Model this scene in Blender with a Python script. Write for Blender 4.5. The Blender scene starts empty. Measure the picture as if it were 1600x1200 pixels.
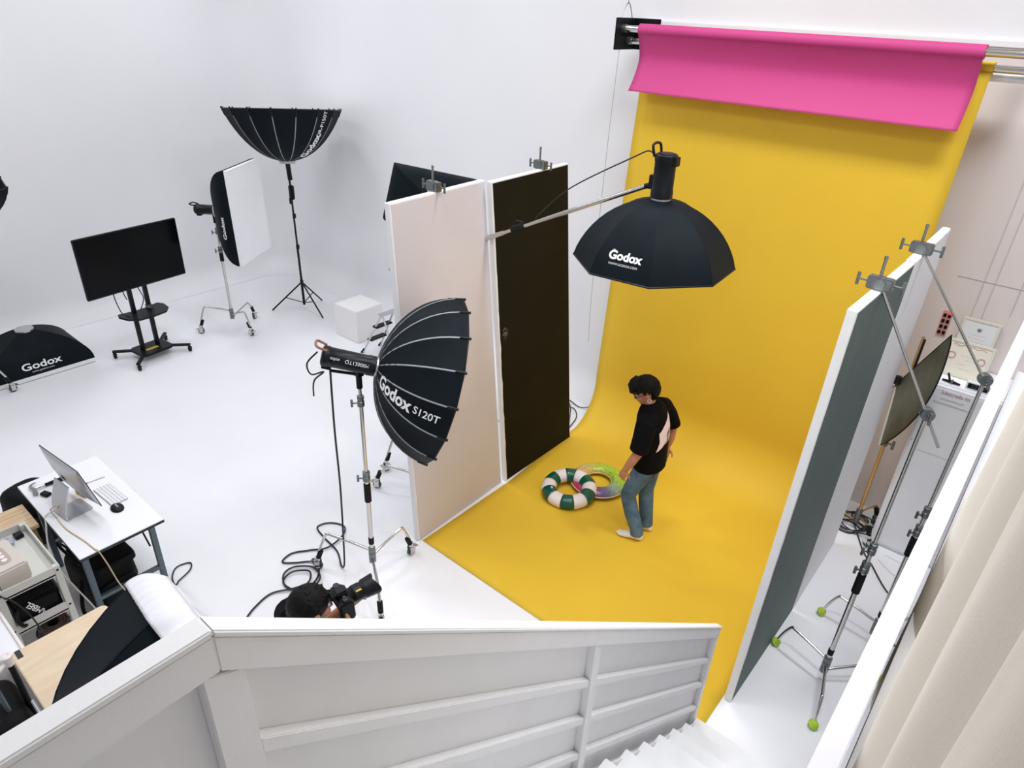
import bpy, bmesh, math, random
from mathutils import Matrix, Vector, noise
random.seed(7)
SC = bpy.context.scene
COL = SC.collection
PI = math.pi
V = Vector

# ------------------------------------------------------------------ camera
cam_data = bpy.data.cameras.new('camera'); cam = bpy.data.objects.new('camera', cam_data); COL.objects.link(cam)
cam_data.sensor_width = 36.0; cam_data.lens = 24.0; cam_data.clip_start = 0.05; cam_data.clip_end = 100
pitch, roll, yaw = math.radians(29.04), math.radians(2.77), math.radians(-39.0)
fwd = V((math.sin(yaw)*math.cos(pitch), math.cos(yaw)*math.cos(pitch), -math.sin(pitch)))
rgt = V((math.cos(yaw), -math.sin(yaw), 0)); upv = rgt.cross(fwd)
r2 = rgt*math.cos(roll) + upv*math.sin(roll); u2 = upv*math.cos(roll) - rgt*math.sin(roll)
cam.matrix_world = Matrix(((r2.x, u2.x, -fwd.x, 0), (r2.y, u2.y, -fwd.y, 0), (r2.z, u2.z, -fwd.z, 4.2), (0, 0, 0, 1)))
SC.camera = cam

# ------------------------------------------------------------------ world, lamps of the studio ceiling, exposure
w = bpy.data.worlds.new('world'); SC.world = w; w.use_nodes = True
w.node_tree.nodes['Background'].inputs[0].default_value = (0.93, 0.96, 1, 1)
w.node_tree.nodes['Background'].inputs[1].default_value = 0.05
SC.view_settings.view_transform = 'Standard'; SC.view_settings.look = 'None'
SC.view_settings.exposure = -1.32; SC.view_settings.gamma = 1.0; SC.view_settings.use_curve_mapping = False
SC.cycles.max_bounces = 10; SC.cycles.diffuse_bounces = 8; SC.cycles.glossy_bounces = 4
SC.cycles.use_denoising = True
SC.cycles.sample_clamp_indirect = 6.0
LAMPS = [(-8.6, 1.2, 115, 165), (-8.6, 4.4, 110, 165), (-5.6, 1.2, 85, 158), (-5.6, 4.4, 105, 158), (-2.6, 2.0, 110, 158), (-2.6, 4.6, 145, 160), (-0.5, 2.2, 100, 115), (-0.05, 4.5, 150, 125)]  # last two are unseen lamps, added to brighten the right side
CEIL = 6.2
for i, (lx, ly, lw, lsp) in enumerate(LAMPS):
    ld = bpy.data.lights.new('panel_light', 'AREA'); ld.shape = 'RECTANGLE'; ld.size = 1.2; ld.size_y = 0.6
    ld.energy = lw; ld.spread = math.radians(lsp); ld.color = (0.93, 0.96, 1.0)
    lo = bpy.data.objects.new('panel_light', ld); COL.objects.link(lo); lo.location = (lx, ly, CEIL - 0.075)

# ------------------------------------------------------------------ helpers
def srgb(r, g, b):
    f = lambda c: (c/255/12.92) if c/255 <= 0.04045 else ((c/255+0.055)/1.055)**2.4
    return (f(r), f(g), f(b), 1)
MATS = {}
def mat(name, rgb, rough=0.6, metal=0.0, var=0.0, scale=8.0, bump=0.0, bscale=40.0, sheen=0.0, emit=None, alpha=None, rgb2=None, stretch=None, spec=None, trans=0.0):
    if name in MATS: return MATS[name]
    m = bpy.data.materials.new(name); m.use_nodes = True; MATS[name] = m
    nt = m.node_tree; bs = nt.nodes['Principled BSDF']; c = srgb(*rgb)
    bs.inputs['Base Color'].default_value = c; bs.inputs['Roughness'].default_value = rough; bs.inputs['Metallic'].default_value = metal
    if spec is not None: bs.inputs['Specular IOR Level'].default_value = spec
    if sheen: bs.inputs['Sheen Weight'].default_value = sheen
    if trans: bs.inputs['Transmission Weight'].default_value = trans
    if emit: bs.inputs['Emission Color'].default_value = srgb(*emit[0]); bs.inputs['Emission Strength'].default_value = emit[1]
    if alpha is not None: bs.inputs['Alpha'].default_value = alpha
    if var or bump or rgb2:
        tc = nt.nodes.new('ShaderNodeTexCoord'); mp = nt.nodes.new('ShaderNodeMapping'); nt.links.new(tc.outputs['Object'], mp.inputs[0])
        if stretch: mp.inputs['Scale'].default_value = stretch
    if var or rgb2:
        nz = nt.nodes.new('ShaderNodeTexNoise'); nz.inputs['Scale'].default_value = scale; nz.inputs['Detail'].default_value = 5
        nt.links.new(mp.outputs[0], nz.inputs[0])
        rp = nt.nodes.new('ShaderNodeValToRGB'); e = rp.color_ramp.elements
        e[0].position = 0.3; e[1].position = 0.7
        if rgb2: e[0].color = srgb(*rgb2); e[1].color = c
        else:
            e[0].color = tuple(x*(1-var) for x in c[:3])+(1,); e[1].color = tuple(min(1, x*(1+var)) for x in c[:3])+(1,)
        nt.links.new(nz.outputs[0], rp.inputs[0]); nt.links.new(rp.outputs[0], bs.inputs['Base Color'])
    if bump:
        nb = nt.nodes.new('ShaderNodeTexNoise'); nb.inputs['Scale'].default_value = bscale; nb.inputs['Detail'].default_value = 4
        nt.links.new(mp.outputs[0], nb.inputs[0])
        bp = nt.nodes.new('ShaderNodeBump'); bp.inputs['Strength'].default_value = bump; bp.inputs['Distance'].default_value = 0.01
        nt.links.new(nb.outputs[0], bp.inputs['Height']); nt.links.new(bp.outputs[0], bs.inputs['Normal'])
    return m

def zframe(o, z, xh=(0, 0, 1)):
    """matrix with local z along z, local x as near as may be to xh"""
    z = V(z).normalized(); x = V(xh); x = x - z*x.dot(z)
    if x.length < 1e-5: x = V((1, 0, 0)) - z*z.x
    if x.length < 1e-5: x = V((0, 1, 0))
    x.normalize(); y = z.cross(x)
    return Matrix(((x.x, y.x, z.x, o[0]), (x.y, y.y, z.y, o[1]), (x.z, y.z, z.z, o[2]), (0, 0, 0, 1)))
def TR(x, y, z, rz=0): return Matrix.Translation((x, y, z)) @ Matrix.Rotation(rz, 4, 'Z')

class G:
    def __init__(s, M=None): s.v = []; s.f = []; s.M = M or Matrix()
    def add(s, vs, fs, M=None):
        A = s.M @ M if M else s.M
        n = len(s.v); s.v += [A @ V(p) for p in vs]; s.f += [tuple(i+n for i in f) for f in fs]; return s
    def box(s, lo, hi, M=None):
        x0, y0, z0 = lo; x1, y1, z1 = hi
        return s.add([(x0,y0,z0),(x1,y0,z0),(x1,y1,z0),(x0,y1,z0),(x0,y0,z1),(x1,y0,z1),(x1,y1,z1),(x0,y1,z1)],
              [(0,3,2,1),(4,5,6,7),(0,1,5,4),(1,2,6,5),(2,3,7,6),(3,0,4,7)], M)
    def cbox(s, c, d, M=None): return s.box([c[i]-d[i]/2 for i in range(3)], [c[i]+d[i]/2 for i in range(3)], M)
    def prism(s, poly, z0, z1, M=None):
        n = len(poly)
        return s.add([(x, y, z0) for x, y in poly]+[(x, y, z1) for x, y in poly],
              [tuple(range(n-1, -1, -1)), tuple(range(n, 2*n))]+[(i, (i+1) % n, n+(i+1) % n, n+i) for i in range(n)], M)
    def loft(s, rings, caps=True, closed=False, M=None):
        n = len(rings[0]); vs = [p for r in rings for p in r]; fs = []
        m = len(rings)
        for k in range(m if closed else m-1):
            a = k*n; b = ((k+1) % m)*n
            for i in range(n): j = (i+1) % n; fs.append((a+i, a+j, b+j, b+i))
        if caps and not closed: fs += [tuple(range(n-1, -1, -1)), tuple(range((m-1)*n, m*n))]
        return s.add(vs, fs, M)
    def tube(s, pts, r, n=8, caps=True, closed=False, M=None, flat=1.0):
        pts = [V(p) for p in pts]; m = len(pts); rings = []; nrm = None
        for k in range(m):
            a = pts[(k-1) % m] if (closed or k > 0) else pts[k]; b = pts[(k+1) % m] if (closed or k < m-1) else pts[k]
            t = (b-a).normalized()
            if nrm is None: nrm = V((0, 0, 1)) if abs(t.z) < 0.95 else V((1, 0, 0))
            nrm = nrm - t*nrm.dot(t)
            if nrm.length < 1e-6: nrm = t.orthogonal()
            nrm.normalize(); bn = t.cross(nrm); rr = r[k] if isinstance(r, (list, tuple)) else r
            rings.append([pts[k]+nrm*(math.cos(2*PI*i/n)*rr*flat)+bn*(math.sin(2*PI*i/n)*rr) for i in range(n)])
        return s.loft(rings, caps, closed, M)
    def cyl(s, a, b, r, r2=None, n=14, M=None): return s.tube([a, b], [r, r if r2 is None else r2], n, M=M)
    def lathe(s, prof, n=20, M=None, closed=False):
        return s.loft([[(r*math.cos(2*PI*i/n), r*math.sin(2*PI*i/n), z) for i in range(n)] for r, z in prof], True, closed, M)
    def ball(s, c, r, n=14, M=None):
        if not isinstance(r, (tuple, list)): r = (r, r, r)
        rings = []
        for k in range(1, n):
            t = PI*k/n; rings.append([(c[0]+r[0]*math.sin(t)*math.cos(2*PI*i/n), c[1]+r[1]*math.sin(t)*math.sin(2*PI*i/n), c[2]-r[2]*math.cos(t)) for i in range(n)])
        return s.loft(rings, True, False, M)
    def torus(s, R, r, n=28, k=10, M=None, a0=0, a1=2*PI, sy=1.0, rz=None):
        full = abs(a1-a0-2*PI) < 1e-6; rz = rz or r
        rings = []
        for i in range(n if full else n+1):
            a = a0+(a1-a0)*i/n
            rings.append([((R+r*math.cos(2*PI*j/k))*math.cos(a), sy*(R+r*math.cos(2*PI*j/k))*math.sin(a), rz*math.sin(2*PI*j/k)) for j in range(k)])
        return s.loft(rings, not full, full, M)
    def grid(s, fn, nu, nv, thick=None, M=None):
        P = [[V(fn(u/nu, v/nv)) for v in range(nv+1)] for u in range(nu+1)]; w_ = nv+1
        vs = [p for row in P for p in row]; fs = [(u*w_+v, (u+1)*w_+v, (u+1)*w_+v+1, u*w_+v+1) for u in range(nu) for v in range(nv)]
        if thick:
            off = len(vs); q = []
            for u in range(nu+1):
                for v in range(nv+1):
                    du = P[min(u+1, nu)][v]-P[max(u-1, 0)][v]; dv = P[u][min(v+1, nv)]-P[u][max(v-1, 0)]
                    nn = du.cross(dv); nn = nn.normalized() if nn.length > 1e-9 else V((0, 0, 1)); q.append(P[u][v]-nn*thick)
            vs += q; fs += [tuple(reversed([i+off for i in f])) for f in fs]
            edge = [u*w_ for u in range(nu+1)]+[nu*w_+v for v in range(1, nv+1)]+[u*w_+nv for u in range(nu-1, -1, -1)]+[v for v in range(nv-1, 0, -1)]
            for i in range(len(edge)):
                a, b = edge[i], edge[(i+1) % len(edge)]; fs.append((b, a, a+off, b+off))
        return s.add(vs, fs, M)
    def mesh(s, name, bevel=0, smooth=True, angle=40, org=None):
        me = bpy.data.meshes.new(name)
        o = V(org) if org is not None else V((0, 0, 0))
        me.from_pydata([tuple(p-o) for p in s.v], [], s.f); me.validate(clean_customdata=False)
        bm = bmesh.new(); bm.from_mesh(me)
        if bevel: bmesh.ops.bevel(bm, geom=[e for e in bm.edges if len(e.link_faces) == 2 and e.calc_face_angle(0) > 0.6], offset=bevel, segments=2, affect='EDGES', clamp_overlap=True)
        bmesh.ops.recalc_face_normals(bm, faces=bm.faces); bm.to_mesh(me); bm.free()
        if smooth:
            me.polygons.foreach_set('use_smooth', [True]*len(me.polygons)); me.set_sharp_from_angle(angle=math.radians(angle))
        return me

def link(name, me, m, parent=None):
    o = bpy.data.objects.new(name, me); COL.objects.link(o)
    if me is not None and m is not None: me.materials.append(m)
    if parent is not None: o.parent = parent
    return o
def thing(name, label, cat, loc=(0, 0, 0), group=None):
    o = bpy.data.objects.new(name, None); COL.objects.link(o); o.location = loc; o.empty_display_size = 0.1
    o['label'] = label; o['category'] = cat
    if group: o['group'] = group
    return o
def org_of(p):
    q = V((0, 0, 0))
    while p is not None: q = q+p.location; p = p.parent
    return q
def part(parent, name, g, m, bevel=0, smooth=True, angle=40, label=None, kind=None):
    o = link(name, g.mesh(name, bevel, smooth, angle, org_of(parent)), m, parent)
    if label: o['label'] = label
    if kind: o['kind'] = kind
    return o
def solo(name, g, m, label, cat, loc, group=None, bevel=0, smooth=True, angle=40, kind=None):
    o = link(name, g.mesh(name, bevel, smooth, angle, V(loc)), m); o.location = loc; o['label'] = label; o['category'] = cat
    if group: o['group'] = group
    if kind: o['kind'] = kind
    return o
def struct(name, g, m, bevel=0, smooth=True, angle=40, label=None, parent=None):
    o = link(name, g.mesh(name, bevel, smooth, angle, org_of(parent)), m, parent)
    if parent is None: o['kind'] = 'structure'
    if label: o['label'] = label
    return o
def spline(pts, n=8, closed=False):
    pts = [V(p) for p in pts]; m = len(pts); out = []
    for k in range(m if closed else m-1):
        if closed: a, b, c, d = pts[(k-1) % m], pts[k], pts[(k+1) % m], pts[(k+2) % m]
        else: a, b, c, d = pts[max(k-1, 0)], pts[k], pts[k+1], pts[min(k+2, m-1)]
        for i in range(n):
            t = i/n; out.append(0.5*((2*b)+(c-a)*t+(2*a-5*b+4*c-d)*t*t+(3*b-a-3*c+d)*t**3))
    if not closed: out.append(pts[-1])
    return out
def text_g(s, size, fn, bold=0.0, thick=0.001, align='CENTER', spacing=1.0):
    """lettering as geometry: fn maps text plane (x, y, height) to the world"""
    cu = bpy.data.curves.new('txt', 'FONT'); cu.body = s; cu.size = size; cu.align_x = align; cu.align_y = 'CENTER'
    cu.offset = bold; cu.space_character = spacing; cu.resolution_u = 3
    to = bpy.data.objects.new('txt', cu); COL.objects.link(to)
    bpy.context.view_layer.update()
    me = bpy.data.meshes.new_from_object(to.evaluated_get(bpy.context.evaluated_depsgraph_get()))
    bm = bmesh.new(); bm.from_mesh(me); bmesh.ops.triangulate(bm, faces=bm.faces); 
    g = G(); g.v = [V(fn(v.co.x, v.co.y, thick)) for v in bm.verts]; bm.verts.index_update()
    g.f = [tuple(v.index for v in f.verts) for f in bm.faces]
    bm.free(); bpy.data.objects.remove(to); bpy.data.curves.remove(cu); bpy.data.meshes.remove(me)
    return g
def remeshed(g, voxel, it=4, fac=0.5):
    me = g.mesh('tmp', smooth=False); o = bpy.data.objects.new('tmp', me); COL.objects.link(o)
    r = o.modifiers.new('r', 'REMESH'); r.mode = 'VOXEL'; r.voxel_size = voxel; r.use_smooth_shade = True
    s = o.modifiers.new('s', 'SMOOTH'); s.iterations = it; s.factor = fac
    bpy.context.view_layer.update()
    nm = bpy.data.meshes.new_from_object(o.evaluated_get(bpy.context.evaluated_depsgraph_get()))
    bpy.data.objects.remove(o); bpy.data.meshes.remove(me)
    nm.polygons.foreach_set('use_smooth', [True]*len(nm.polygons)); return nm
def part_mesh(parent, name, me, m):
    o = V(org_of(parent)); me.transform(Matrix.Translation(-o)); me.materials.clear(); return link(name, me, m, parent)

# ------------------------------------------------------------------ materials
M_wall = mat('white_wall_paint', (236, 236, 238), 0.55, var=0.012, scale=1.2, bump=0.03, bscale=60)
M_floor = mat('white_floor_paint', (238, 238, 241), 0.42, var=0.018, scale=1.6, bump=0.02, bscale=12)
M_side = mat('pinkish_wall_paint_bounce', (226, 216, 212), 0.5, var=0.015, scale=1.0)  # pink is partly paint, partly bounced light put into the colour
M_rail = mat('white_rail_paint', (232, 232, 233), 0.45, var=0.02, scale=6, bump=0.05, bscale=90)
M_foam = mat('white_foam_board', (240, 240, 240), 0.7, var=0.02, scale=14, bump=0.12, bscale=160)
M_pinkface = mat('pale_pink_board', (214, 207, 210), 0.5, var=0.03, scale=1.5)
M_blackface = mat('black_painted_board', (19, 17, 11), 0.7, spec=0.2, var=0.18, scale=2.5, bump=0.06, bscale=70)
M_greenface = mat('dark_green_grey_board', (72, 90, 85), 0.6, var=0.12, scale=3.0, stretch=(1, 6, 0.6))
M_yel = mat('yellow_paper', (228, 188, 54), 0.62, var=0.02, scale=2.0, bump=0.03, bscale=3, spec=0.3)
M_pnk = mat('pink_paper', (192, 66, 126), 0.6, var=0.01, scale=2.0, spec=0.3)
M_chrome = mat('chrome', (205, 203, 198), 0.18, 1.0)
M_steel = mat('brushed_steel', (150, 152, 150), 0.38, 1.0, var=0.06, scale=30)
M_grip = mat('grey_cast_metal', (125, 130, 130), 0.4, 0.85, var=0.08, scale=40)
M_blk = mat('black_plastic', (13, 15, 18), 0.42, spec=0.25)
M_rub = mat('black_rubber', (12, 12, 13), 0.7, spec=0.3)
M_fab = mat('black_softbox_fabric', (18, 25, 30), 0.55, var=0.15, scale=6, bump=0.10, bscale=18, spec=0.08)
M_pipe = mat('grey_piping', (150, 155, 160), 0.5)
M_diff = mat('white_diffuser_cloth', (238, 238, 242), 0.7, var=0.015, scale=5, bump=0.05, bscale=14)
M_print = mat('white_print', (240, 240, 242), 0.6)
M_wheel = mat('teal_grey_caster_rubber', (46, 72, 76), 0.5)
M_body = mat('dark_blue_black_strobe_body', (13, 19, 25), 0.35, spec=0.25)
M_cable = mat('black_cable', (26, 30, 34), 0.55)
M_screen = mat('tv_glass', (6, 8, 10), 0.15, spec=0.12)
M_curtain = mat('cream_curtain', (228, 219, 203), 0.85, var=0.02, scale=4, bump=0.06, bscale=220, sheen=0.2)
M_wood = mat('light_wood', (222, 196, 160), 0.5, rgb2=(202, 170, 128), scale=5, stretch=(8, 1, 1))
M_ply = mat('pale_birch_ply', (232, 212, 184), 0.5, rgb2=(222, 196, 164), scale=4, stretch=(6, 1, 1))
M_wood_dark = mat('olive_pine', (172, 146, 96), 0.55, rgb2=(146, 118, 72), scale=5, stretch=(1, 1, 7))
M_lam = mat('white_laminate', (240, 240, 243), 0.28)
M_edge = mat('black_table_edge', (32, 34, 38), 0.5)
M_leg = mat('grey_blue_steel_leg', (92, 106, 112), 0.4, 0.5)
M_alu = mat('silver_aluminium', (196, 198, 202), 0.34, 0.75)
M_trol = mat('grey_white_trolley', (206, 206, 200), 0.45, var=0.02, scale=6)
M_bag = mat('black_nylon', (10, 11, 13), 0.7, spec=0.2, var=0.2, scale=10, bump=0.2, bscale=16)
M_skin = mat('skin', (186, 128, 98), 0.55, var=0.05, scale=14)
M_hair = mat('black_hair', (6, 5, 6), 0.6, spec=0.2, var=0.3, scale=40, bump=0.4, bscale=90)
M_shirt = mat('black_cotton', (6, 6, 7), 0.9, spec=0.15, var=0.2, scale=8, bump=0.15, bscale=24)
M_denim = mat('blue_denim', (98, 128, 152), 0.85, rgb2=(58, 86, 114), scale=9, bump=0.15, bscale=60)
M_sock = mat('white_sock', (236, 230, 226), 0.8, bump=0.1, bscale=90)
M_green = mat('dark_green_vinyl', (10, 84, 66), 0.25)
M_vinyl = mat('white_vinyl', (238, 230, 228), 0.28)
M_tennis = mat('tennis_ball_felt', (176, 208, 44), 0.9, var=0.06, scale=30, bump=0.2, bscale=150)
M_cube = mat('matt_white_cube_paint', (238, 237, 236), 0.6)
M_goldrefl = mat('gold_reflection_pole', (205, 170, 118), 0.3, 0.9)  # gold reflection on the stand put into its base colour
M_paper = mat('white_paper_sheet', (240, 240, 240), 0.7)
M_tan = mat('beige_plastic', (208, 200, 190), 0.5)
M_yelbl = mat('yellow_sticker', (214, 186, 60), 0.6)
M_white_cable = mat('white_cable', (214, 212, 206), 0.5)
# ------------------------------------------------------------------ the room
WX, WY = -10.5, 6.45            # left wall, back wall
struct('floor', G().box((WX-0.2, -3.2, -0.1), (3.4, WY+0.2, 0.0)), M_floor, label='glossy white painted studio floor')
# coved white cyclorama: left wall, rounded corner and back wall as one sweep
def sweep(plan, zt, cove, m=8):
    g = G(); prof = [(cove*(1-math.sin(a)), cove*(1-math.cos(a))) for a in [PI/2*i/m for i in range(m+1)]]
    prof = [(d, z) for d, z in prof]+[(0, zt)]
    n = len(plan)
    rows = []
    for (x, y, nx, ny) in plan: rows.append([(x+nx*d, y+ny*d, z+0.002) for d, z in prof])
    k = len(prof); vs = [p for r in rows for p in r]
    g.add(vs, [(i*k+j, (i+1)*k+j, (i+1)*k+j+1, i*k+j+1) for i in range(n-1) for j in range(k-1)]); return g
CR = 0.7
plan = [(WX, -3.2, 1, 0), (WX, WY-CR, 1, 0)]
for i in range(1, 9):
    a = PI-PI/2*i/8; plan.append((WX+CR+CR*math.cos(a), WY-CR+CR*math.sin(a), -math.cos(a), -math.sin(a)))
plan += [(-6.0, WY, 0, -1), (-2.2, WY, 0, -1)]
struct('wall_left', sweep(plan, CEIL, 0.32), M_wall, angle=60, label='white coved cyclorama wall curving into the floor')
struct('wall_back_upper', G().box((-2.2, WY, 4.1), (3.4, WY+0.2, CEIL)), M_wall)
struct('wall_back', G().box((-2.2, WY, 0), (3.4, WY+0.2, 4.1)), M_side, label='pale pinkish back wall behind the yellow paper')
struct('wall_right', G().box((3.4, -3.2, 0), (3.6, WY+0.2, CEIL)), M_wall)
struct('wall_front', G().box((WX-0.2, -3.4, 0), (3.6, -3.2, CEIL)), M_wall)
struct('ceiling', G().box((WX-0.2, -3.4, CEIL), (3.6, WY+0.2, CEIL+0.1)), M_wall)
# ceiling track line and wall seams
struct('trim_1', G().box((-3.8, WY-0.05, 4.08), (3.4, WY, 4.125)), M_lam, bevel=0.004, label='thin white ledge high on the back wall')
M_seam = mat('wall_seam_grey', (196, 188, 184), 0.6)
for i, (sx, z0, z1) in enumerate([(-0.41, 1.7, 4.0), (-0.335, 1.7, 4.0), (-0.16, 2.2, 4.0)]):
    struct('trim_%d' % (i+2), G().box((sx, WY-0.006, z0), (sx+0.005, WY+0.01, z1)), M_seam, label='fine vertical panel joint of the back wall')
struct('trim_5', G().box((-0.6, WY-0.004, 2.42), (0.6, WY+0.01, 2.425)), M_seam, label='fine horizontal panel joint of the back wall')

# ceiling lamp fixtures around the area lights
for i, (lx, ly, lw, lsp) in enumerate(LAMPS):
    t = thing('ceiling_light_panel', 'flat white ceiling lamp, %s' % ['front left', 'back left', 'front middle', 'back middle', 'above the front of the yellow paper', 'above the back of the yellow paper', 'front right, added to brighten the right side', 'back right, added to brighten the right side'][i], 'ceiling light', (lx, ly, CEIL-0.07), 'ceiling lamps')
    g = G()
    for a, b in (((-.64, -.34), (.64, -.31)), ((-.64, .31), (.64, .34)), ((-.64, -.31), (-.61, .31)), ((.61, -.31), (.64, .31))): g.box((lx+a[0], ly+a[1], CEIL-0.07), (lx+b[0], ly+b[1], CEIL))
    part(t, 'frame', g, M_lam)

# ------------------------------------------------------------------ mezzanine, stairs, railing, curtain
MZ = 2.36
struct('floor_mezzanine', G().prism([(-0.84, -3.2), (3.4, -3.2), (3.4, 4.9), (0.03, 4.9), (0.03, 0.28), (-0.84, 0.28)], MZ-0.2, MZ), M_floor)
st = bpy.data.objects.new('staircase', None); COL.objects.link(st); st.location = (-0.42, 3.0, 0); st['kind'] = 'structure'; st['label'] = 'white wooden staircase descending to the yellow paper'; st['category'] = 'staircase'
RISE, RUN = MZ/13, 0.2147
for k in range(1, 13):
    yn = 3.06-(k-1)*RUN; z = k*RISE
    struct('step', G().box((-0.79, yn-RUN-0.01, z-0.045), (0.0, yn, z)), M_rail, bevel=0.004, parent=st)
    struct('riser', G().box((-0.785, yn-0.03, z-RISE), (-0.005, yn-0.015, z-0.045)), M_rail, parent=st)
g = G(zframe((0.0, 0, 0), (-1, 0, 0), (0, 1, 0)))   # local x = y world, local y = z world*(-1)... built explicitly below
g = G()
str_poly = [(3.08, 0.0), (3.08, 0.12), (0.28, 0.12+2.8*0.842), (0.28, MZ-0.55), (2.4, 0.0)]
g.add([(-0.785, y, z) for y, z in str_poly]+[(-0.775, y, z) for y, z in str_poly], [(4, 3, 2, 1, 0), (5, 6, 7, 8, 9)]+[(i, (i+1) % 5, 5+(i+1) % 5, 5+i) for i in range(5)])
struct('stringer', g, M_rail, parent=st)

XO, XI = -0.833, -0.789
SL = 0.837
capz = lambda y: 3.35-SL*(y-0.28) if y > 0.28 else 3.35
rail = thing('stair_railing', 'white boarded stair railing with battens and a flat cap in the foreground', 'railing', (-0.81, 1.6, 0))
def slant(g, x0, x1, y0, y1, dz0, dz1):
    g.add([(x, y, capz(y)+dz) for x in (x0, x1) for y in (y0, y1) for dz in (dz0, dz1)], [(0,1,3,2),(4,6,7,5),(0,4,5,1),(2,3,7,6),(0,2,6,4),(1,5,7,3)])
    return g
g = slant(G(), XO, XI, 0.28, 3.10, -0.016, 0.0); part(rail, 'cap', g, M_rail, bevel=0.003)
g = slant(G(), XO, XI, -1.6, 0.28, -0.016, 0.0); part(rail, 'cap', g, M_rail, bevel=0.003)
g = slant(G(), XO+0.008, XI-0.003, 0.28, 3.07, -0.095, -0.016); part(rail, 'top_rail', g, M_rail, bevel=0.002)
g = slant(G(), XO+0.008, XI-0.003, -1.6, 0.28, -0.095, -0.016); part(rail, 'top_rail', g, M_rail, bevel=0.002)
for y0, y1, zb in ((3.02, 3.07, 0.0), (1.53, 1.58, 0.9), (0.25, 0.32, MZ-0.3), (-0.12, -0.06, MZ-0.2), (-0.7, -0.64, MZ-0.2)):
    g = G(); z0, z1 = capz(y0)-0.09, capz(y1)-0.09
    zb0 = max(zb, 0)
    g.add([(x, y, z) for x in (XO+0.008, XI-0.006) for y, z in ((y0, zb0), (y1, zb0), (y1, z1), (y0, z0))], [(3,2,1,0),(4,5,6,7),(0,1,5,4),(1,2,6,5),(2,3,7,6),(3,0,4,7)])
    part(rail, 'stud', g, M_rail, bevel=0.002)
for (y0, y1) in ((0.28, 3.06), (-1.6, 0.28)):
    g = G(); z0, z1 = capz(y0+1e-4)-0.05, capz(y1)-0.05; b0, b1 = (z0-1.05, max(0.02, z1-0.95)) if y0 > 0 else (MZ-0.2, MZ-0.2)
    g.add([(x, y, z) for x in (XO, XO+0.008) for y, z in ((y0, b0), (y1, b1), (y1, z1), (y0, z0))], [(3,2,1,0),(4,5,6,7),(0,1,5,4),(1,2,6,5),(2,3,7,6),(3,0,4,7)])
    part(rail, 'panel_board', g, M_rail)
for (y0, y1) in ((0.32, 1.53), (1.58, 3.02)):
    for off in (0.285, 0.505, 0.73, 0.93):
        g = slant(G(), XO+0.008, XI-0.010, y0, y1, -off-0.042, -off); part(rail, 'batten', g, M_rail, bevel=0.002)
rr = thing('side_rail', 'long white flat rail running beside the cream curtain', 'railing', (-0.02, 2.5, 2.7))
M_bar = mat('pale_lavender_rail_paint', (204, 202, 210), 0.5, var=0.02, scale=5)
part(rr, 'cap', G().box((-0.045, -0.9, 2.66), (0.012, 4.9, 2.70)), M_bar, bevel=0.003)
part(rr, 'board', G().box((-0.022, -0.9, 1.9), (-0.004, 4.9, 2.66)), M_rail)

cz = [(0.0, 0.5), (0.5, 0.2), (1.0, 0.0)]
def cur(u, v):
    # v: height from bottom to top, u along the rail; hanging folds with their own rhythm
    y = 0.10+3.9*u*u*0.8+0.8*u*0.3; z = 1.9+3.6*v
    ph = 2*PI*(1.9*math.log(y+0.12))+0.5*math.sin(1.7*z)
    k_ = 0.25+0.75*min(1.0, y/0.9); x = 0.058+0.012*y + (0.046*math.sin(ph)+0.014*math.sin(2*ph+1.2+0.9*z))*k_*(0.85+0.25*math.sin(1.1*z+2*y)) + 0.010*(z-2.7)
    return (x, y, z)
ct = thing('curtain', 'cream cloth curtain hanging in soft folds at the right edge', 'curtain', (0.1, 1.5, 1.9))
part(ct, 'cloth', G().grid(cur, 150, 30, 0.003), M_curtain, angle=180)
part(ct, 'curtain_rod', G().cyl((0.22, -0.4, 5.5), (0.22, 4.6, 5.5), 0.014), M_steel)

# ------------------------------------------------------------------ paper backdrops
RY = 6.02
def paper(u, v):
    s = u*6.75   # arc length from the top of the yellow roll downwards
    zt, rad = 3.93, 0.5; vert = zt-rad; arc = rad*PI/2
    if s < vert: y, z = RY+0.02, zt-s
    elif s < vert+arc: a = (s-vert)/rad; y, z = RY+0.02-rad*(1-math.cos(a)), rad-rad*math.sin(a)
    else: y, z = RY+0.02-rad-(s-vert-arc), 0.004
    tl = min(1, s/vert); fl_ = max(0, min(1, (s-vert)/2.0))
    xl = -3.52-0.12*tl+0.17*fl_; xr = -0.80-0.03*tl+0.07*fl_
    x = xl+(xr-xl)*v
    z += 0.002+0.006*noise.noise((x*0.9, y*0.9, 3))*fl_ if z < 0.1 else 0
    return (x, y, max(z, 0.004)) if z < 0.1 else (x, y+0.006*noise.noise((x*0.7, z*0.7, 9)), z)
vert = 3.93-0.5; total = vert+0.5*PI/2+(RY+0.02-0.5-3.13)
def paper2(u, v): return paper(u*total/6.75, v)
bk = thing('yellow_backdrop', 'yellow seamless paper backdrop sweeping from its roll down onto the floor', 'backdrop', (-2.1, 4.6, 0))
part(bk, 'paper_sheet', G().grid(paper2, 110, 26, 0.001), M_yel, angle=180)
part(bk, 'paper_roll', G().cyl((-3.52, RY+0.065, 3.955), (-0.80, RY+0.065, 3.955), 0.042, n=24), M_yel)
part(bk, 'core_tube', G().cyl((-3.74, RY+0.065, 3.955), (-0.56, RY+0.065, 3.955), 0.026, n=20), M_chrome)
pk = thing('pink_backdrop', 'pink paper backdrop rolled almost up above the yellow one', 'backdrop', (-2.2, RY-0.05, 4.05))
part(pk, 'paper_roll', G().cyl((-3.56, RY-0.05, 4.055), (-0.865, RY-0.05, 4.055), 0.047, n=28), M_pnk)
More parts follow.
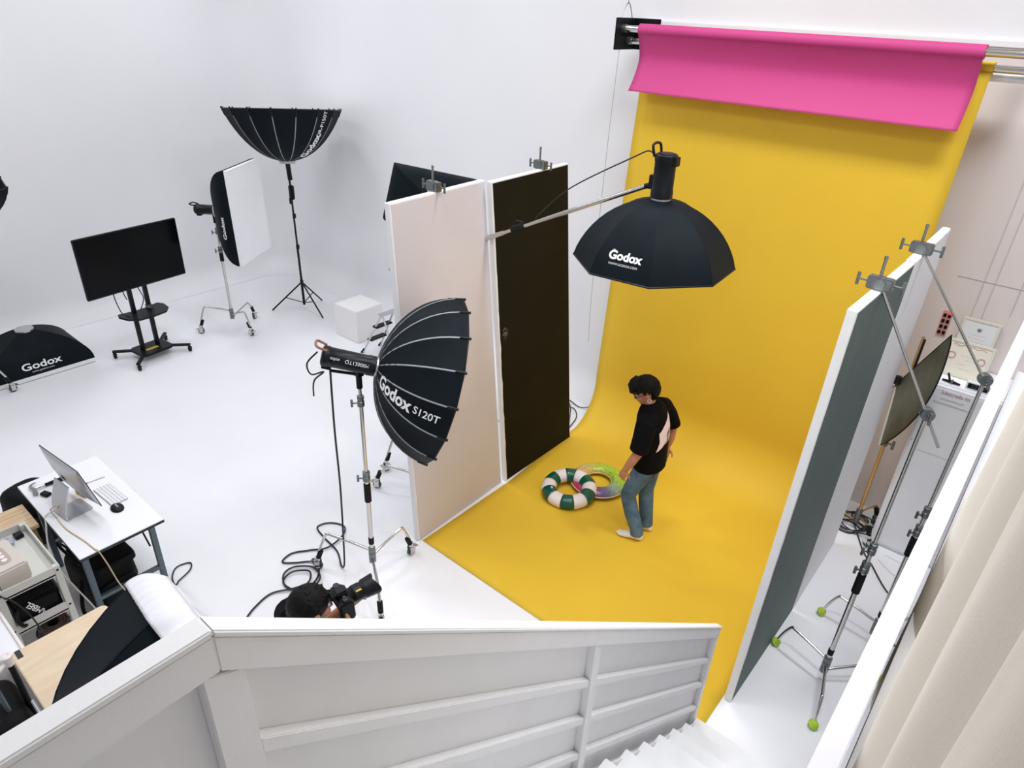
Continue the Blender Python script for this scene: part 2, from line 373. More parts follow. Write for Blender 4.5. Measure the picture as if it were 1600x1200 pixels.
def pinks(u, v):
    z = 4.055-0.50*u; y = RY-0.097+0.09*math.sin(min(u, 0.55)/0.55*PI/2)-0.34*max(0, u-0.42)**1.7
    x0, x1 = -3.56, -0.865; return (x0+(x1-x0)*v, y+0.004*noise.noise((v*6, u*2, 1)), z)
part(pk, 'paper_sheet', G().grid(pinks, 26, 40, 0.001), M_pnk, angle=180)
part(pk, 'core_tube', G().cyl((-3.74, RY-0.05, 4.055), (-0.56, RY-0.05, 4.055), 0.028, n=20), M_chrome)
br = thing('roller_bracket', 'black metal roller bracket at the left end of the paper rolls', 'bracket', (-3.75, RY+0.02, 3.9), 'roller brackets')
part(br, 'plate', G().box((-3.755, RY-0.16, 3.88), (-3.745, RY+0.20, 4.14)), M_blk, bevel=0.003)
part(br, 'back_plate', G().box((-3.755, RY+0.19, 3.88), (-3.50, RY+0.20, 4.14)), M_blk, bevel=0.003)
part(br, 'hook_socket', G().cyl((-3.745, RY-0.05, 4.055), (-3.70, RY-0.05, 4.055), 0.034), M_steel)
part(br, 'hook_socket', G().cyl((-3.745, RY+0.065, 3.955), (-3.70, RY+0.065, 3.955), 0.034), M_steel)
part(br, 'wire_loop', G().tube(spline([(-3.75, RY-0.1, 4.14), (-3.74, RY, 4.26), (-3.75, RY+0.1, 4.14)]), 0.004, 6), M_steel)
part(br, 'hanger_wire', G().cyl((-3.742, RY, 4.25), (-3.742, RY, CEIL), 0.004, n=6), M_steel)
b2 = thing('roller_bracket', 'black metal roller bracket at the right end of the paper rolls', 'bracket', (-0.57, RY+0.02, 3.9), 'roller brackets')
part(b2, 'plate', G().box((-0.565, RY-0.16, 3.88), (-0.555, RY+0.20, 4.14)), M_blk, bevel=0.003)
part(b2, 'back_plate', G().box((-0.64, RY+0.19, 3.88), (-0.555, RY+0.20, 4.14)), M_blk, bevel=0.003)
part(b2, 'hook_socket', G().cyl((-0.60, RY-0.05, 4.055), (-0.565, RY-0.05, 4.055), 0.034), M_steel)
part(b2, 'hanger_wire', G().cyl((-0.56, RY, 4.14), (-0.56, RY, CEIL), 0.004, n=6), M_steel)
solo('spare_tube', G().cyl((-3.5, RY+0.15, 3.90), (-0.60, RY+0.15, 3.90), 0.03, n=18), M_lam, 'white empty tube behind the yellow paper roll', 'tube', (-2.0, RY+0.15, 3.9))
solo('pull_chain', G().tube(spline([(-3.76, RY-0.04, 4.03), (-3.775, RY-0.05, 3.0), (-3.78, RY-0.05, 1.6), (-3.76, RY-0.04, 0.9)]), 0.0025, 5), M_pipe, 'thin pull chain hanging left of the yellow paper', 'chain', (-3.76, RY-0.04, 0.9))

# ------------------------------------------------------------------ foam flats
def flat(name, label, base, top, h, thick, side, face_m, x0f=0.02, group='studio flats', wear=0.012):
    """board between two base points; leaning so that its top passes through the two top points; face on one side"""
    (ax, ay), (bx, by) = base; (cx, cy), (dx, dy) = top
    t = thing(name, label, 'studio flat', ((ax+bx)/2, (ay+by)/2, 0), group)
    d = V((bx-ax, by-ay, 0)).normalized(); nrm = V((-d.y, d.x, 0))*side
    A, B, C, D = V((ax, ay, 0.004)), V((bx, by, 0.004)), V((dx, dy, h)), V((cx, cy, h))
    g = G(); off = -nrm*thick
    g.add([A, B, C, D, A+off, B+off, C+off, D+off], [(0,1,2,3),(7,6,5,4),(0,4,5,1),(1,5,6,2),(2,6,7,3),(3,7,4,0)])
    part(t, 'board', g, M_foam, bevel=0.003)
    # painted face, its border a little ragged
    n = 40; rnd = random.Random(len(label))
    bl = lambda u, v: (A.lerp(B, u)).lerp(D.lerp(C, u), v)
    W = (B-A).length; ring = []
    for i in range(n): ring.append((x0f/W, i/n))
    for i in range(14): ring.append((x0f/W+(1-1.6*x0f/W)*i/14, 1-0.004))
    for i in range(n): ring.append((1-0.4*x0f/W, 1-i/n))
    for i in range(14): ring.append((1-(1-x0f/W)*i/14, 0.002))
    g = G(); P = []
    for u, v in ring:
        if abs(u-x0f/W) < 1e-6: u += wear*(noise.noise((v*23, rnd.random()*0.01, 2)))/W
        P.append(bl(min(max(u, 0.001), 0.999), min(max(v, 0.002), 0.997)))
    g.add([p+nrm*0.002 for p in P]+[p for p in P], [tuple(range(len(P)))]+[(i, len(P)+i, len(P)+(i+1) % len(P), (i+1) % len(P)) for i in range(len(P))])
    part(t, 'painted_face', g, face_m, smooth=False)
    return t
FH = 2.95
fl_pink = flat('foam_flat', 'tall pale pink flat at the left edge of the yellow paper', ((-3.49, 3.10), (-3.52, 4.25)), ((-3.70, 3.11), (-3.77, 4.18)), FH, 0.05, -1, M_pinkface)
fl_blk = flat('foam_flat', 'tall black faced flat left of the yellow paper', ((-3.50, 4.30), (-3.505, 5.40)), ((-3.685, 4.16), (-3.74, 5.28)), FH, 0.05, -1, M_blackface)
fl_grn = flat('foam_flat', 'dark green grey faced flat on the right, nearest the stairs', ((-0.70, 3.46), (-0.69, 4.60)), ((-0.675, 3.51), (-0.66, 4.59)), FH, 0.05, -1, M_greenface)
fl_wht = flat('foam_flat', 'plain white flat on the right, behind the dark green one', ((-0.69, 4.62), (-0.70, 5.66)), ((-0.665, 4.62), (-0.67, 5.67)), FH, 0.05, -1, M_foam)

def scuff(parent, c, R, n, seed, m):
    rnd = random.Random(seed); g = G()
    for i in range(n):
        a, q = rnd.uniform(0, 2*PI), R*rnd.random()**0.7; y, z, s = c[1]+q*math.cos(a)*0.6, c[2]+q*math.sin(a), rnd.uniform(0.002, 0.006)
        x = -3.50-(z-0.004)/(FH-0.004)*(0.185+0.045*(y-4.30))+0.004
        g.add([(x, y-s, z-s), (x, y+s, z-s*0.6), (x, y+s*0.7, z+s), (x, y-s*0.6, z+s*0.8)], [(0, 1, 2, 3)])
    part(parent, 'scuff_mark', g, m, smooth=False, kind='stuff')
scuff(fl_blk, (-3.6, 4.31, 1.60), 0.06, 70, 2, mat('grey_scuff', (120, 118, 110), 0.8))
# ------------------------------------------------------------------ stands
def caster(t, p, d, s=1.0):
    """wheel on the floor at p, bracket above; d = horizontal leg direction"""
    d = V(d).normalized(); sd = V((-d.y, d.x, 0)); p = V((p[0], p[1], 0))
    c = p+V((0, 0, 0.042*s))
    wp = part(t, 'caster', G().cyl(c+V((0, 0, 0.052*s)), c+V((0, 0, 0.085*s)), 0.022*s).cyl(c-sd*0.022*s+V((0, 0, 0.052*s)), c+sd*0.022*s+V((0, 0, 0.052*s)), 0.012*s)
              .cbox((0, 0, 0), (0.004*s, 0.05*s, 0.075*s), zframe(c+sd*0.02*s+V((0, 0, 0.016*s)), (0, 0, 1), sd)).cbox((0, 0, 0), (0.004*s, 0.05*s, 0.075*s), zframe(c-sd*0.02*s+V((0, 0, 0.016*s)), (0, 0, 1), sd))
              .cbox((0, 0, 0), (0.03*s, 0.05*s, 0.008*s), zframe(c+d*0.05*s+V((0, 0, 0.03*s)), (0.4*d.x, 0.4*d.y, 1), d)), M_chrome)
    M = zframe(c, sd)
    part(wp, 'wheel', G().lathe([(0.012*s, -0.013*s), (0.036*s, -0.013*s), (0.042*s, -0.008*s), (0.042*s, 0.008*s), (0.036*s, 0.013*s), (0.012*s, 0.013*s)], 22, M), M_wheel)
    part(wp, 'hub_cap', G().cyl(c-sd*0.016*s, c+sd*0.016*s, 0.013*s), M_steel)
def knob(t, p, d, s=1.0, m=None):
    d = V(d).normalized(); p = V(p); u = V((0, 0, 1)) if abs(d.z) < 0.8 else V((1, 0, 0)); u = (u-d*u.dot(d)).normalized()
    part(t, 'knob', G().cyl(p, p+d*0.035*s, 0.006*s, n=8).cyl(p+d*0.035*s-u*0.028*s, p+d*0.035*s+u*0.028*s, 0.009*s, n=8), m or M_grip)
def turtle_legs(t, base, feet, zh, foot='caster', r=0.0125, zrise=0.10, m=None):
    base = V(base); m = m or M_chrome
    for k, f in enumerate(feet):
        f = V((f[0], f[1], 0)); d = (f-V((base.x, base.y, 0))); L = d.length; d.normalize()
        zz = zh-0.05*k
        zt = 0.14 if foot == 'caster' else 0.05
        pts = [base+d*0.03+V((0, 0, zz-base.z)), V((base.x, base.y, zz+zrise*0.35))+d*L*0.35, V((base.x, base.y, zz+zrise*0.7))+d*L*0.72, V((base.x, base.y, zz+zrise*0.55))+d*L*0.80, V((base.x, base.y, (zz+zt)/2+0.02))+d*L*0.91, V((base.x, base.y, zt))+d*L*0.985]
        pts = [pts[0]]+spline(pts[1:], 4)
        lg = part(t, 'leg', G().tube(pts, r, 10), m)
        part(lg, 'leg_socket', G().cyl(V((base.x, base.y, zz-0.02)), V((base.x, base.y, zz+0.025)), 0.028), M_grip)
        if foot == 'caster':
            q = V((base.x, base.y, 0))+d*L
            part(lg, 'end_sleeve', G().cyl(V((q.x, q.y, 0.125))-d*0.012, V((q.x, q.y, 0.20))-d*0.04, 0.022, n=12), M_rub)
            caster(t, q, d)
        else:
            q = V((base.x, base.y, 0.034))+d*L
            bl = part(t, 'tennis_ball', G().ball(q, 0.034, 16), M_tennis)
            part(bl, 'ball_seam', G().tube([q+0.0345*V((math.cos(a)*math.cos(0.5*math.sin(2*a)), math.sin(a)*math.cos(0.5*math.sin(2*a)), math.sin(0.5*math.sin(2*a)))) for a in [2*PI*i/28 for i in range(28)]], 0.0018, 5, closed=True), M_print)
def pole(t, base, top, stages, r0=0.0175, sleeve=None, m=None, collar=True):
    """telescoping pole from base to top (Vectors); stages = fractions where collars sit"""
    a, b = V(base), V(top); m = m or M_chrome; fr = [0]+list(stages)+[1]
    for i in range(len(fr)-1):
        part(t, 'pole_section', G().cyl(a.lerp(b, fr[i]), a.lerp(b, fr[i+1]), r0-0.0028*i, n=14), m)
    ax = (b-a).normalized()
    for i, s in enumerate(stages):
        c = a.lerp(b, s); rr = r0-0.0028*i
        if collar:
            part(t, 'collar', G().lathe([(rr+0.002, -0.055), (rr+0.011, -0.05), (rr+0.011, -0.012), (rr+0.006, -0.008), (rr+0.006, 0.004), (rr+0.010, 0.008), (rr+0.010, 0.03), (rr+0.001, 0.034)], 16, zframe(c, ax)), M_grip)
            knob(t, c+V((-0.02, -0.02, -0.03)), (-0.7, -0.72, 0))
    if sleeve:
        part(t, 'grip_sleeve', G().cyl(a.lerp(b, sleeve[0]), a.lerp(b, sleeve[1]), r0+0.009), M_rub)
def grip_head(t, p, ax, rod=None, s=1.0):
    M = zframe(p, ax, (0, 0, 1))
    gh = part(t, 'grip_head', G(M).lathe([(0.012*s, -0.034*s), (0.036*s, -0.032*s), (0.038*s, -0.006*s), (0.030*s, -0.003*s), (0.030*s, 0.003*s), (0.038*s, 0.006*s), (0.036*s, 0.032*s), (0.012*s, 0.034*s)], 20), M_grip)
    part(gh, 'tee_handle', G(M).cyl((0, 0, 0.034*s), (0, 0, 0.085*s), 0.007*s, n=8).cyl((-0.035*s, 0, 0.085*s), (0.035*s, 0, 0.085*s), 0.009*s, n=8), M_grip)
    return gh
def board_clamp(t, p, ydir=(0, 1, 0)):
    """clamp head gripping the top edge of a flat, with a short spigot"""
    p = V(p)
    cl = part(t, 'clamp_head', G().cbox(p+V((0, 0, 0.035)), (0.13, 0.055, 0.07)).cyl(p+V((0, -0.035, 0.035)), p+V((0, 0.035, 0.035)), 0.036, n=18), M_grip, bevel=0.006)
    part(cl, 'spigot', G().cyl(p+V((-0.01, 0, 0.06)), p+V((-0.01, 0, 0.18)), 0.0085, n=12).cyl(p+V((-0.01, 0, 0.165)), p+V((-0.01, 0, 0.182)), 0.010, n=12), M_steel)
    for s in (-1, 1):
        part(cl, 'tee_handle', G().cyl(p+V((s*0.065, 0, 0.035)), p+V((s*0.115, 0, 0.035)), 0.006, n=8).cyl(p+V((s*0.115, 0, 0.0)), p+V((s*0.115, 0, 0.07)), 0.009, n=8), M_grip)

# ------------------------------------------------------------------ softboxes and lamp heads
def dome_profile(R, D, t, t0=0.10, t1=1.43):
    th = t0+(t1-t0)*t; k = R/math.sin(t1)
    return k*math.sin(th), D*(1-math.cos(th))/(1-math.cos(t1))
def dome(t, M, R, D, N, rib_m, front=True, rot=0.0, fab=None, ribs=True, rib_r=0.006, t1=1.43, rim_caps=True, rim_m=None, panel_ext=0.0):
    """fabric dome: hub at the origin of M, opening towards +z of M; N flat gores, each its own part"""
    fab = fab or M_fab; nu = 12
    ang = lambda k: rot+2*PI*k/N
    for k in range(N):
        a, b = ang(k), ang(k+1)
        def fn(u, v):
            r, z = dome_profile(R, D, u, t1=t1); p = V((math.cos(a), math.sin(a), 0)).lerp(V((math.cos(b), math.sin(b), 0)), v)
            sag = 1-0.02*math.sin(PI*v)*math.sin(PI*u); return (p.x*r*sag, p.y*r*sag, z)
        part(t, 'fabric_panel', G(M).grid(fn, nu, 4, 0.003), fab, angle=30)
    if ribs:
        for k in range(N):
            a = ang(k); pts = []
            for i in range(11):
                r, z = dome_profile(R, D, i/10*0.93+0.0, t1=t1); pts.append((math.cos(a)*(r+0.002), math.sin(a)*(r+0.002), z))
            rb = part(t, 'rib', G(M).tube(pts, rib_r, 6, flat=0.6), rib_m)
            if rim_caps:
                r, z = dome_profile(R, D, 1, t1=t1); r1, z1 = dome_profile(R, D, 0.92, t1=t1)
                part(rb, 'rib_tip', G(M).cyl((math.cos(a)*r1, math.sin(a)*r1, z1), (math.cos(a)*(r+0.004), math.sin(a)*(r+0.004), z+0.018), 0.010, n=8), M_blk)
    r, z = dome_profile(R, D, 1, t1=t1)
    part(t, 'rim_binding', G(M).tube([(math.cos(ang(k))*r, math.sin(ang(k))*r, z) for k in range(N)], 0.007, 6, closed=True), rim_m or M_blk)
    if front:
        part(t, 'front_diffuser', G(M).prism([(math.cos(ang(k))*(r-0.03), math.sin(ang(k))*(r-0.03)) for k in range(N)], z-0.03, z-0.024), M_diff, smooth=False)
    r0, z0 = dome_profile(R, D, 0, t1=t1)
    part(t, 'speed_ring', G(M).lathe([(r0*0.7, -0.03), (r0*1.12, -0.028), (r0*1.15, 0.002), (r0*0.9, 0.012), (r0*0.7, 0.012)], 24), M_alu)
def dome_text(t, M, R, D, N, k, rot, s, size, u_mid, along=True, flip=1, bold=0.0, lift=0.004, vmid=0.5, t1=1.43, name='lettering', spacing=1.0):
    """lettering on gore k. along: reading direction hub -> rim; else around the dome"""
    a, b = rot+2*PI*k/N, rot+2*PI*(k+1)/N
    pr = [dome_profile(R, D, i/60, t1=t1) for i in range(61)]; L = [0]
    for i in range(60): L.append(L[-1]+math.hypot(pr[i+1][0]-pr[i][0], pr[i+1][1]-pr[i][1]))
    def at(sarc):
        sarc = max(0, min(L[-1]*0.999, sarc)); i = 0
        while i < 59 and L[i+1] < sarc: i += 1
        f = (sarc-L[i])/(L[i+1]-L[i]); p, q = pr[i], pr[i+1]; tr, tz = q[0]-p[0], q[1]-p[1]; n_ = math.hypot(tr, tz)
        return p[0]+f*tr, p[1]+f*tz, tr/n_, tz/n_
    am = (a+b)/2; half = (b-a)/2
    def fn(x, y, h):
        arc, lat = (L[-1]*u_mid+x*flip, -y*flip) if along else (L[-1]*u_mid+y*flip, x*flip)
        r, z, tr, tz = at(arc); ra = r*math.cos(half); nr, nz = tz, -tr
        ra += nr*(lift); z += nz*lift
        lat2 = lat+(vmid-0.5)*2*r*math.sin(half)
        return M @ V((math.cos(am)*ra-math.sin(am)*lat2, math.sin(am)*ra+math.cos(am)*lat2, z))
    part(t, name, text_g(s, size, fn, bold=bold, spacing=spacing), M_print, smooth=False)
def strobe(t, M, L=0.34, r=0.066, handle_m=None, txt=None, tmat=None, txt_ang=0.0):
    """lamp head: front at the origin of M, body towards -z"""
    b = part(t, 'lamp_body', G(M).lathe([(r*0.6, 0.0), (r*1.05, 0.0), (r*1.05, -0.05), (r, -0.055), (r, -L+0.05), (r*1.06, -L+0.045), (r*1.06, -L+0.008), (r*0.95, -L), (r*0.3, -L)], 30), M_body)
    part(b, 'control_panel', G(M).lathe([(r*0.2, -L-0.004), (r*0.8, -L-0.004), (r*0.8, -L+0.002), (r*0.2, -L+0.002)], 20), M_blk)
    part(b, 'carry_handle', G(M).tube(spline([(r*0.9, 0.045, -L+0.02), (r*1.15, 0.045, -L-0.05), (r*1.15, -0.045, -L-0.05), (r*0.9, -0.045, -L+0.02)], 5), 0.009, 8), handle_m or M_blk)
    part(b, 'power_socket', G(M).cbox((-r*1.05, 0, -L+0.04), (0.03, 0.06, 0.06)), M_blk, bevel=0.004)
    part(b, 'focus_knob', G(M).cyl((0.0, r*0.95, -L+0.07), (0.0, r*1.2, -L+0.07), 0.012), M_blk)
    if txt:
        for s, sz, zc in txt:
            def fn(x, y, h, zc=zc):
                a = txt_ang+y/r; return M @ V(((r+0.002)*math.cos(a), (r+0.002)*math.sin(a), zc+x))
            part(b, 'lettering', text_g(s, sz, fn), M_print, smooth=False)
    return b

GL = 'softboxes'
# ---- main parabolic softbox on a wheeled stand
mb = V((-3.415, 2.535, 0))
t = thing('softbox_stand', 'chrome wheeled stand under the large ribbed softbox', 'light stand', mb, 'wheeled light stands')
turtle_legs(t, (mb.x, mb.y, 0.33), [(-3.86, 2.31), (-3.42, 2.95), (-3.02, 2.28)], 0.33)
pole(t, (mb.x, mb.y, 0.22), (mb.x, mb.y, 1.86), (0.52, 0.92), sleeve=(0.46-0.09, 0.47))
part(t, 'pole_foot', G().cyl((mb.x, mb.y, 0.40), (mb.x, mb.y, 0.46), 0.022), M_rub)
t = thing('parabolic_softbox', 'large black sixteen-rib softbox with white piping, lettered S120T, on the wheeled stand', 'softbox', (mb.x, mb.y, 1.86), GL)
ax = V((0.60, 0.76, -0.30)).normalized()
hubp = V((mb.x, mb.y, 2.02))+ax*0.13
Mm = zframe(hubp, ax, (0, 0, 1))
dome(t, Mm, 0.60, 0.46, 16, M_pipe, rot=PI/16, rib_r=0.006)
strobe(t, zframe(hubp-ax*0.01, ax, (0, 0, 1)), 0.36, 0.068, mat('copper_handle', (150, 96, 78), 0.4), [('Godox', 0.03, -0.29), ('QT1200IIM', 0.035, -0.13)], txt_ang=-1.9+PI)
br_ = part(t, 'tilt_bracket', G().cyl((mb.x, mb.y, 1.82), (mb.x, mb.y, 1.93), 0.021).cbox((mb.x, mb.y, 1.95), (0.06, 0.05, 0.06)), M_blk, bevel=0.004)
part(br_, 'tilt_handle', G().cyl((mb.x, mb.y, 1.93), V((mb.x, mb.y, 1.925))-ax*0.15+V((-0.03, -0.03, 0.0)), 0.011), M_blk)
TXT_MAIN = (t, Mm)

# ---- overhead octagonal softbox on a boom
oc = V((-2.17, 4.16, 0))
t = thing('boom_stand', 'stand behind the flats with a long chrome boom reaching over the paper', 'boom stand', (-4.45, 4.1, 0))
turtle_legs(t, (-4.45, 4.1, 0.3), [(-4.50, 3.60), (-4.85, 4.4), (-4.05, 4.4)], 0.30)
b0, b1 = V((-4.45, 4.17, 2.13)), V((-2.30, 4.16, 3.17))
pole(t, (-4.45, 4.1, 0.25), (-4.45, 4.1, 2.13), (0.5, 0.9), r0=0.02)
part(t, 'boom_tube', G().cyl(b0-(b1-b0)*0.25, b1, 0.0165), M_chrome)
part(t, 'boom_tube', G().cyl(b0-(b1-b0)*0.25, b0.lerp(b1, 0.42), 0.021), M_chrome)
part(t, 'boom_clamp', G().cyl(b0.lerp(b1, 0.47), b0.lerp(b1, 0.52), 0.034), M_rub)
knob(t, b0.lerp(b1, 0.50), (0, 0, 1), 1.3, M_blk)
part(t, 'boom_pivot', G().cbox(b0, (0.09, 0.09, 0.09)), M_grip, bevel=0.01)
t = thing('octagonal_softbox', 'black octagonal softbox pointing down from the boom over the yellow paper', 'softbox', (oc.x, oc.y, 3.0), GL)
oct_c = V((oc.x, oc.y, 3.11)); Mo = zframe(oct_c, (0.015, 0.0, -1), (1, 0, 0))
dome(t, Mo, 0.555, 0.43, 8, M_fab, rot=0.30, rib_r=0.004, t1=1.25, rim_caps=False)
strobe(t, zframe(oct_c+V((0, 0, 0.01)), (0.015, 0, -1), (-1, 0, 0)), 0.28, 0.070, None, [('Godox', 0.026, -0.21), ('QT600IIM', 0.030, -0.11)], txt_ang=1.0)
part(t, 'tilt_bracket', G().cyl(b1, V((oc.x-0.06, oc.y, 3.20)), 0.018).cbox((oc.x-0.075, oc.y, 3.21), (0.04, 0.05, 0.09)), M_blk)
TXT_OCT = (t, Mo)
solo('boom_cable', G().tube(spline([(oc.x-0.07, oc.y, 3.34), (oc.x-0.12, oc.y-0.01, 3.40), (oc.x-0.25, oc.y, 3.34), (oc.x-0.75, oc.y, 3.04), (-3.22, 4.165, 2.76)], 10), 0.005, 6), M_cable, 'thin black cable slung from the overhead lamp along the boom', 'cable', (oc.x, oc.y, 3.3))

# ---- far ribbed softbox pointing at the ceiling
cb = V((-8.5, 5.41, 0))
t = thing('tripod_light_stand', 'slim black tripod stand under the upturned far softbox', 'light stand', cb)
for k, f in enumerate([(-8.82, 5.06), (-8.06, 5.42), (-8.64, 5.82)]):
    f = V((f[0], f[1], 0.012)); lg = part(t, 'leg', G().cyl((cb.x, cb.y, 0.46), f, 0.0115, n=8), M_blk)
    part(lg, 'leg_brace', G().cyl((cb.x, cb.y, 0.13), V((cb.x, cb.y, 0.46)).lerp(f, 0.55), 0.007, n=6), M_blk)
pole(t, (cb.x, cb.y, 0.10), (cb.x-0.02, cb.y, 2.0), (0.2, 0.48), r0=0.019, m=M_blk, collar=False)
for z in (0.46, 1.0, 1.45): part(t, 'collar', G().cyl((cb.x, cb.y, z-0.03), (cb.x, cb.y, z+0.03), 0.024), M_blk)
t = thing('upturned_softbox', 'wide black ribbed softbox turned up to the ceiling in the far corner', 'softbox', (cb.x, cb.y, 2.0), GL)
axc = V((-0.10, 0.085, 1)).normalized()
Mc = zframe((cb.x-0.02, cb.y, 2.20), axc, V((3.9, -2.4, 0)))
dome(t, Mc, 0.765, 0.66, 16, M_pipe, rot=PI/16, rib_r=0.006, t1=0.95)
part(t, 'mount_tube', G().cyl((cb.x, cb.y, 1.95), (cb.x-0.02, cb.y, 2.2), 0.032), M_blk)
part(t, 'tilt_bracket', G().cbox((cb.x, cb.y, 1.78), (0.07, 0.06, 0.2)), M_blk, bevel=0.012)
knob(t, (cb.x+0.02, cb.y-0.03, 1.68), (0.6, -0.8, 0), 1.4, M_blk)
TXT_UP = (t, Mc)

# ---- rectangular softboxes
def box_softbox(t, M, W, H, D, front=True, txt=None, lip=0.05, rim_m=None):
    """M: z towards the front, x = width, y = height; front frame at z=D"""
    r0 = 0.085
    def corner(sx, sy, u):
        bul = math.sin(u*PI/2)**1.05
        return V((sx*(r0+(W/2-r0)*bul), sy*(r0+(H/2-r0)*bul), D*(1-math.cos(u*PI/2))*0.45+D*u*0.55))
    cs = [(-1, -1), (1, -1), (1, 1), (-1, 1)]
    for k in range(4):
        a, b = cs[k], cs[(k+1) % 4]
        part(t, 'fabric_panel', G(M).grid(lambda u, v: corner(a[0], a[1], u).lerp(corner(b[0], b[1], u), v), 10, 4, 0.003), M_fab, angle=30)
        part(t, 'rod_seam', G(M).tube([corner(a[0], a[1], i/10) for i in range(11)], 0.006, 6), M_fab)
        # pale lip round the front
        part(t, 'front_lip', G(M).grid(lambda u, v: corner(a[0], a[1], 1).lerp(corner(b[0], b[1], 1), v)+V((0, 0, lip*u)), 1, 2, 0.004), rim_m or M_diff, smooth=False)
    if front: part(t, 'front_diffuser', G(M).grid(lambda u, v: (W*(u-0.5)*0.995, H*(v-0.5)*0.995, D+lip-0.004-0.010*math.sin(PI*u)*math.sin(PI*v)), 10, 10, 0.002), M_diff)
    part(t, 'speed_ring', G(M).lathe([(0.06, -0.02), (0.10, -0.018), (0.10, 0.004), (0.08, 0.015), (0.06, 0.015)], 24), M_alu)
    return corner
db = V((-8.55, 4.28, 0))
t = thing('softbox_stand', 'chrome wheeled stand beside the television', 'light stand', db, 'wheeled light stands')
turtle_legs(t, (db.x, db.y, 0.32), [(-8.80, 3.93), (-8.26, 4.37), (-8.75, 4.72)], 0.32)
pole(t, (db.x, db.y, 0.22), (db.x-0.02, db.y, 1.62), (0.7, 0.88), sleeve=(0.58, 0.70))
t = thing('rectangular_softbox', 'white fronted rectangular softbox standing right of the television', 'softbox', (db.x, db.y, 1.62), GL)
axd = V((0.84, 0.54, 0.02)).normalized(); hd = V((db.x, db.y, 1.72))+axd*0.05
Md = zframe(hd, axd, V((0, 0, 1)).cross(axd))
box_corner = box_softbox(t, Md, 0.80, 1.18, 0.40)
strobe(t, zframe(hd, axd, (0, 0, 1)), 0.30, 0.062)
part(t, 'tilt_bracket', G().cyl((db.x-0.02, db.y, 1.55), (db.x-0.02, db.y, 1.68), 0.024), M_blk)
cD = box_corner
def dtx(x, y):
    q = max(0.1, min(0.98, 0.74-y*1.6)); p = cD(1, 1, q).lerp(cD(1, -1, q), 0.5); return Md @ V((SD*(p.x+0.008), x-0.12, p.z-0.012))
SD = -1
part(t, 'lettering', text_g('Godox', 0.10, lambda x, y, h: dtx(x, y), bold=0.003), M_print, smooth=False)

# softbox lying face down at the left edge
t = thing('fallen_softbox', 'black softbox with silver ring lying face down on the floor at the left edge', 'softbox', (-9.3, 2.03, 0), GL)
Ml = Matrix(((0, 1, 0, -9.30), (1, 0, 0, 2.03), (0, 0, -1, 0.50), (0, 0, 0, 1)))
cl = box_softbox(t, Ml, 1.10, 0.74, 0.44, txt=True, lip=0.05, front=True)
def ltxt(zc, sc):
    def fn(x, y, h):
        q = 0.80+(-y+zc)*1.4; q = max(0.1, min(0.99, q))
        p = cl(-1, 1, q).lerp(cl(1, 1, q), 0.5); return Ml @ V((x-0.02, p.y+0.012, p.z-0.010))
    return fn
part(t, 'lettering', text_g('Godox', 0.15, ltxt(0.0, 1), bold=0.003), M_print, smooth=False)
part(t, 'lettering', text_g('www.godox.com', 0.035, ltxt(0.085, 1)), M_print, smooth=False)
t = thing('softbox_stand', 'wheeled stand of which one caster shows by the fallen softbox', 'light stand', (-8.72, 1.2, 0), 'wheeled light stands')
turtle_legs(t, (-8.72, 1.2, 0.3), [(-8.80, 1.63), (-9.15, 0.95), (-8.3, 0.95)], 0.28)
pole(t, (-8.72, 1.2, 0.22), (-8.72, 1.2, 1.8), (0.5, 0.8))
t = thing('upturned_softbox', 'dark softbox of which only the rim shows at the left edge', 'softbox', (-8.72, 1.2, 1.8), GL)
dome(t, zframe((-8.72, 1.44, 1.95), (0.0, 0.05, 1), (1, 0, 0)), 0.72, 0.45, 8, M_blk, rot=PI/8+0.6, rib_r=0.008, front=False)
part(t, 'mount_tube', G().cyl((-8.72, 1.2, 1.75), (-8.72, 1.44, 1.97), 0.03), M_blk)

# ---- lettering on the ribbed softboxes
def best_gore(M, R, D, N, rot, want, u=0.6, t1=1.43):
    """gore whose middle points most nearly at the world direction want"""
    best, bk_ = -9, 0
    for k in range(N):
        a = rot+2*PI*(k+0.5)/N; d = (M.to_3x3() @ V((math.cos(a), math.sin(a), 0)))
        if d.dot(want) > best: best, bk_ = d.dot(want), k
    return bk_
t, M = TXT_MAIN
k = best_gore(M, 0.60, 0.46, 16, PI/16, V((0.7, -0.6, 0.12)))
dome_text(t, M, 0.60, 0.46, 16, k, PI/16, 'Godox', 0.125, 0.39, True, 1, 0.004)
dome_text(t, M, 0.60, 0.46, 16, k, PI/16, 'S120T', 0.074, 0.78, True, 1, 0.001)
t, M = TXT_OCT
k = best_gore(M, 0.555, 0.43, 8, 0.30, V((-0.15, -1, 0)))
dome_text(t, M, 0.555, 0.43, 8, k, 0.30, 'Godox', 0.080, 0.78, False, -1, 0.003, t1=1.25)
dome_text(t, M, 0.555, 0.43, 8, k, 0.30, 'WWW.GODOX.COM', 0.021, 0.86, False, -1, 0, t1=1.25)
dome_text(t, M, 0.555, 0.43, 8, k, 0.30, '®', 0.03, 0.74, False, -1, 0, t1=1.25, vmid=0.74)
t, M = TXT_UP
k = best_gore(M, 0.765, 0.66, 16, PI/16, V((0.76, 0.27, 0)))
dome_text(t, M, 0.765, 0.66, 16, k, PI/16, 'Godox', 0.15, 0.42, True, 1, 0.006, t1=0.95)
dome_text(t, M, 0.765, 0.66, 16, k, PI/16, 'QR-P150T', 0.085, 0.80, True, 1, 0.001, t1=0.95)

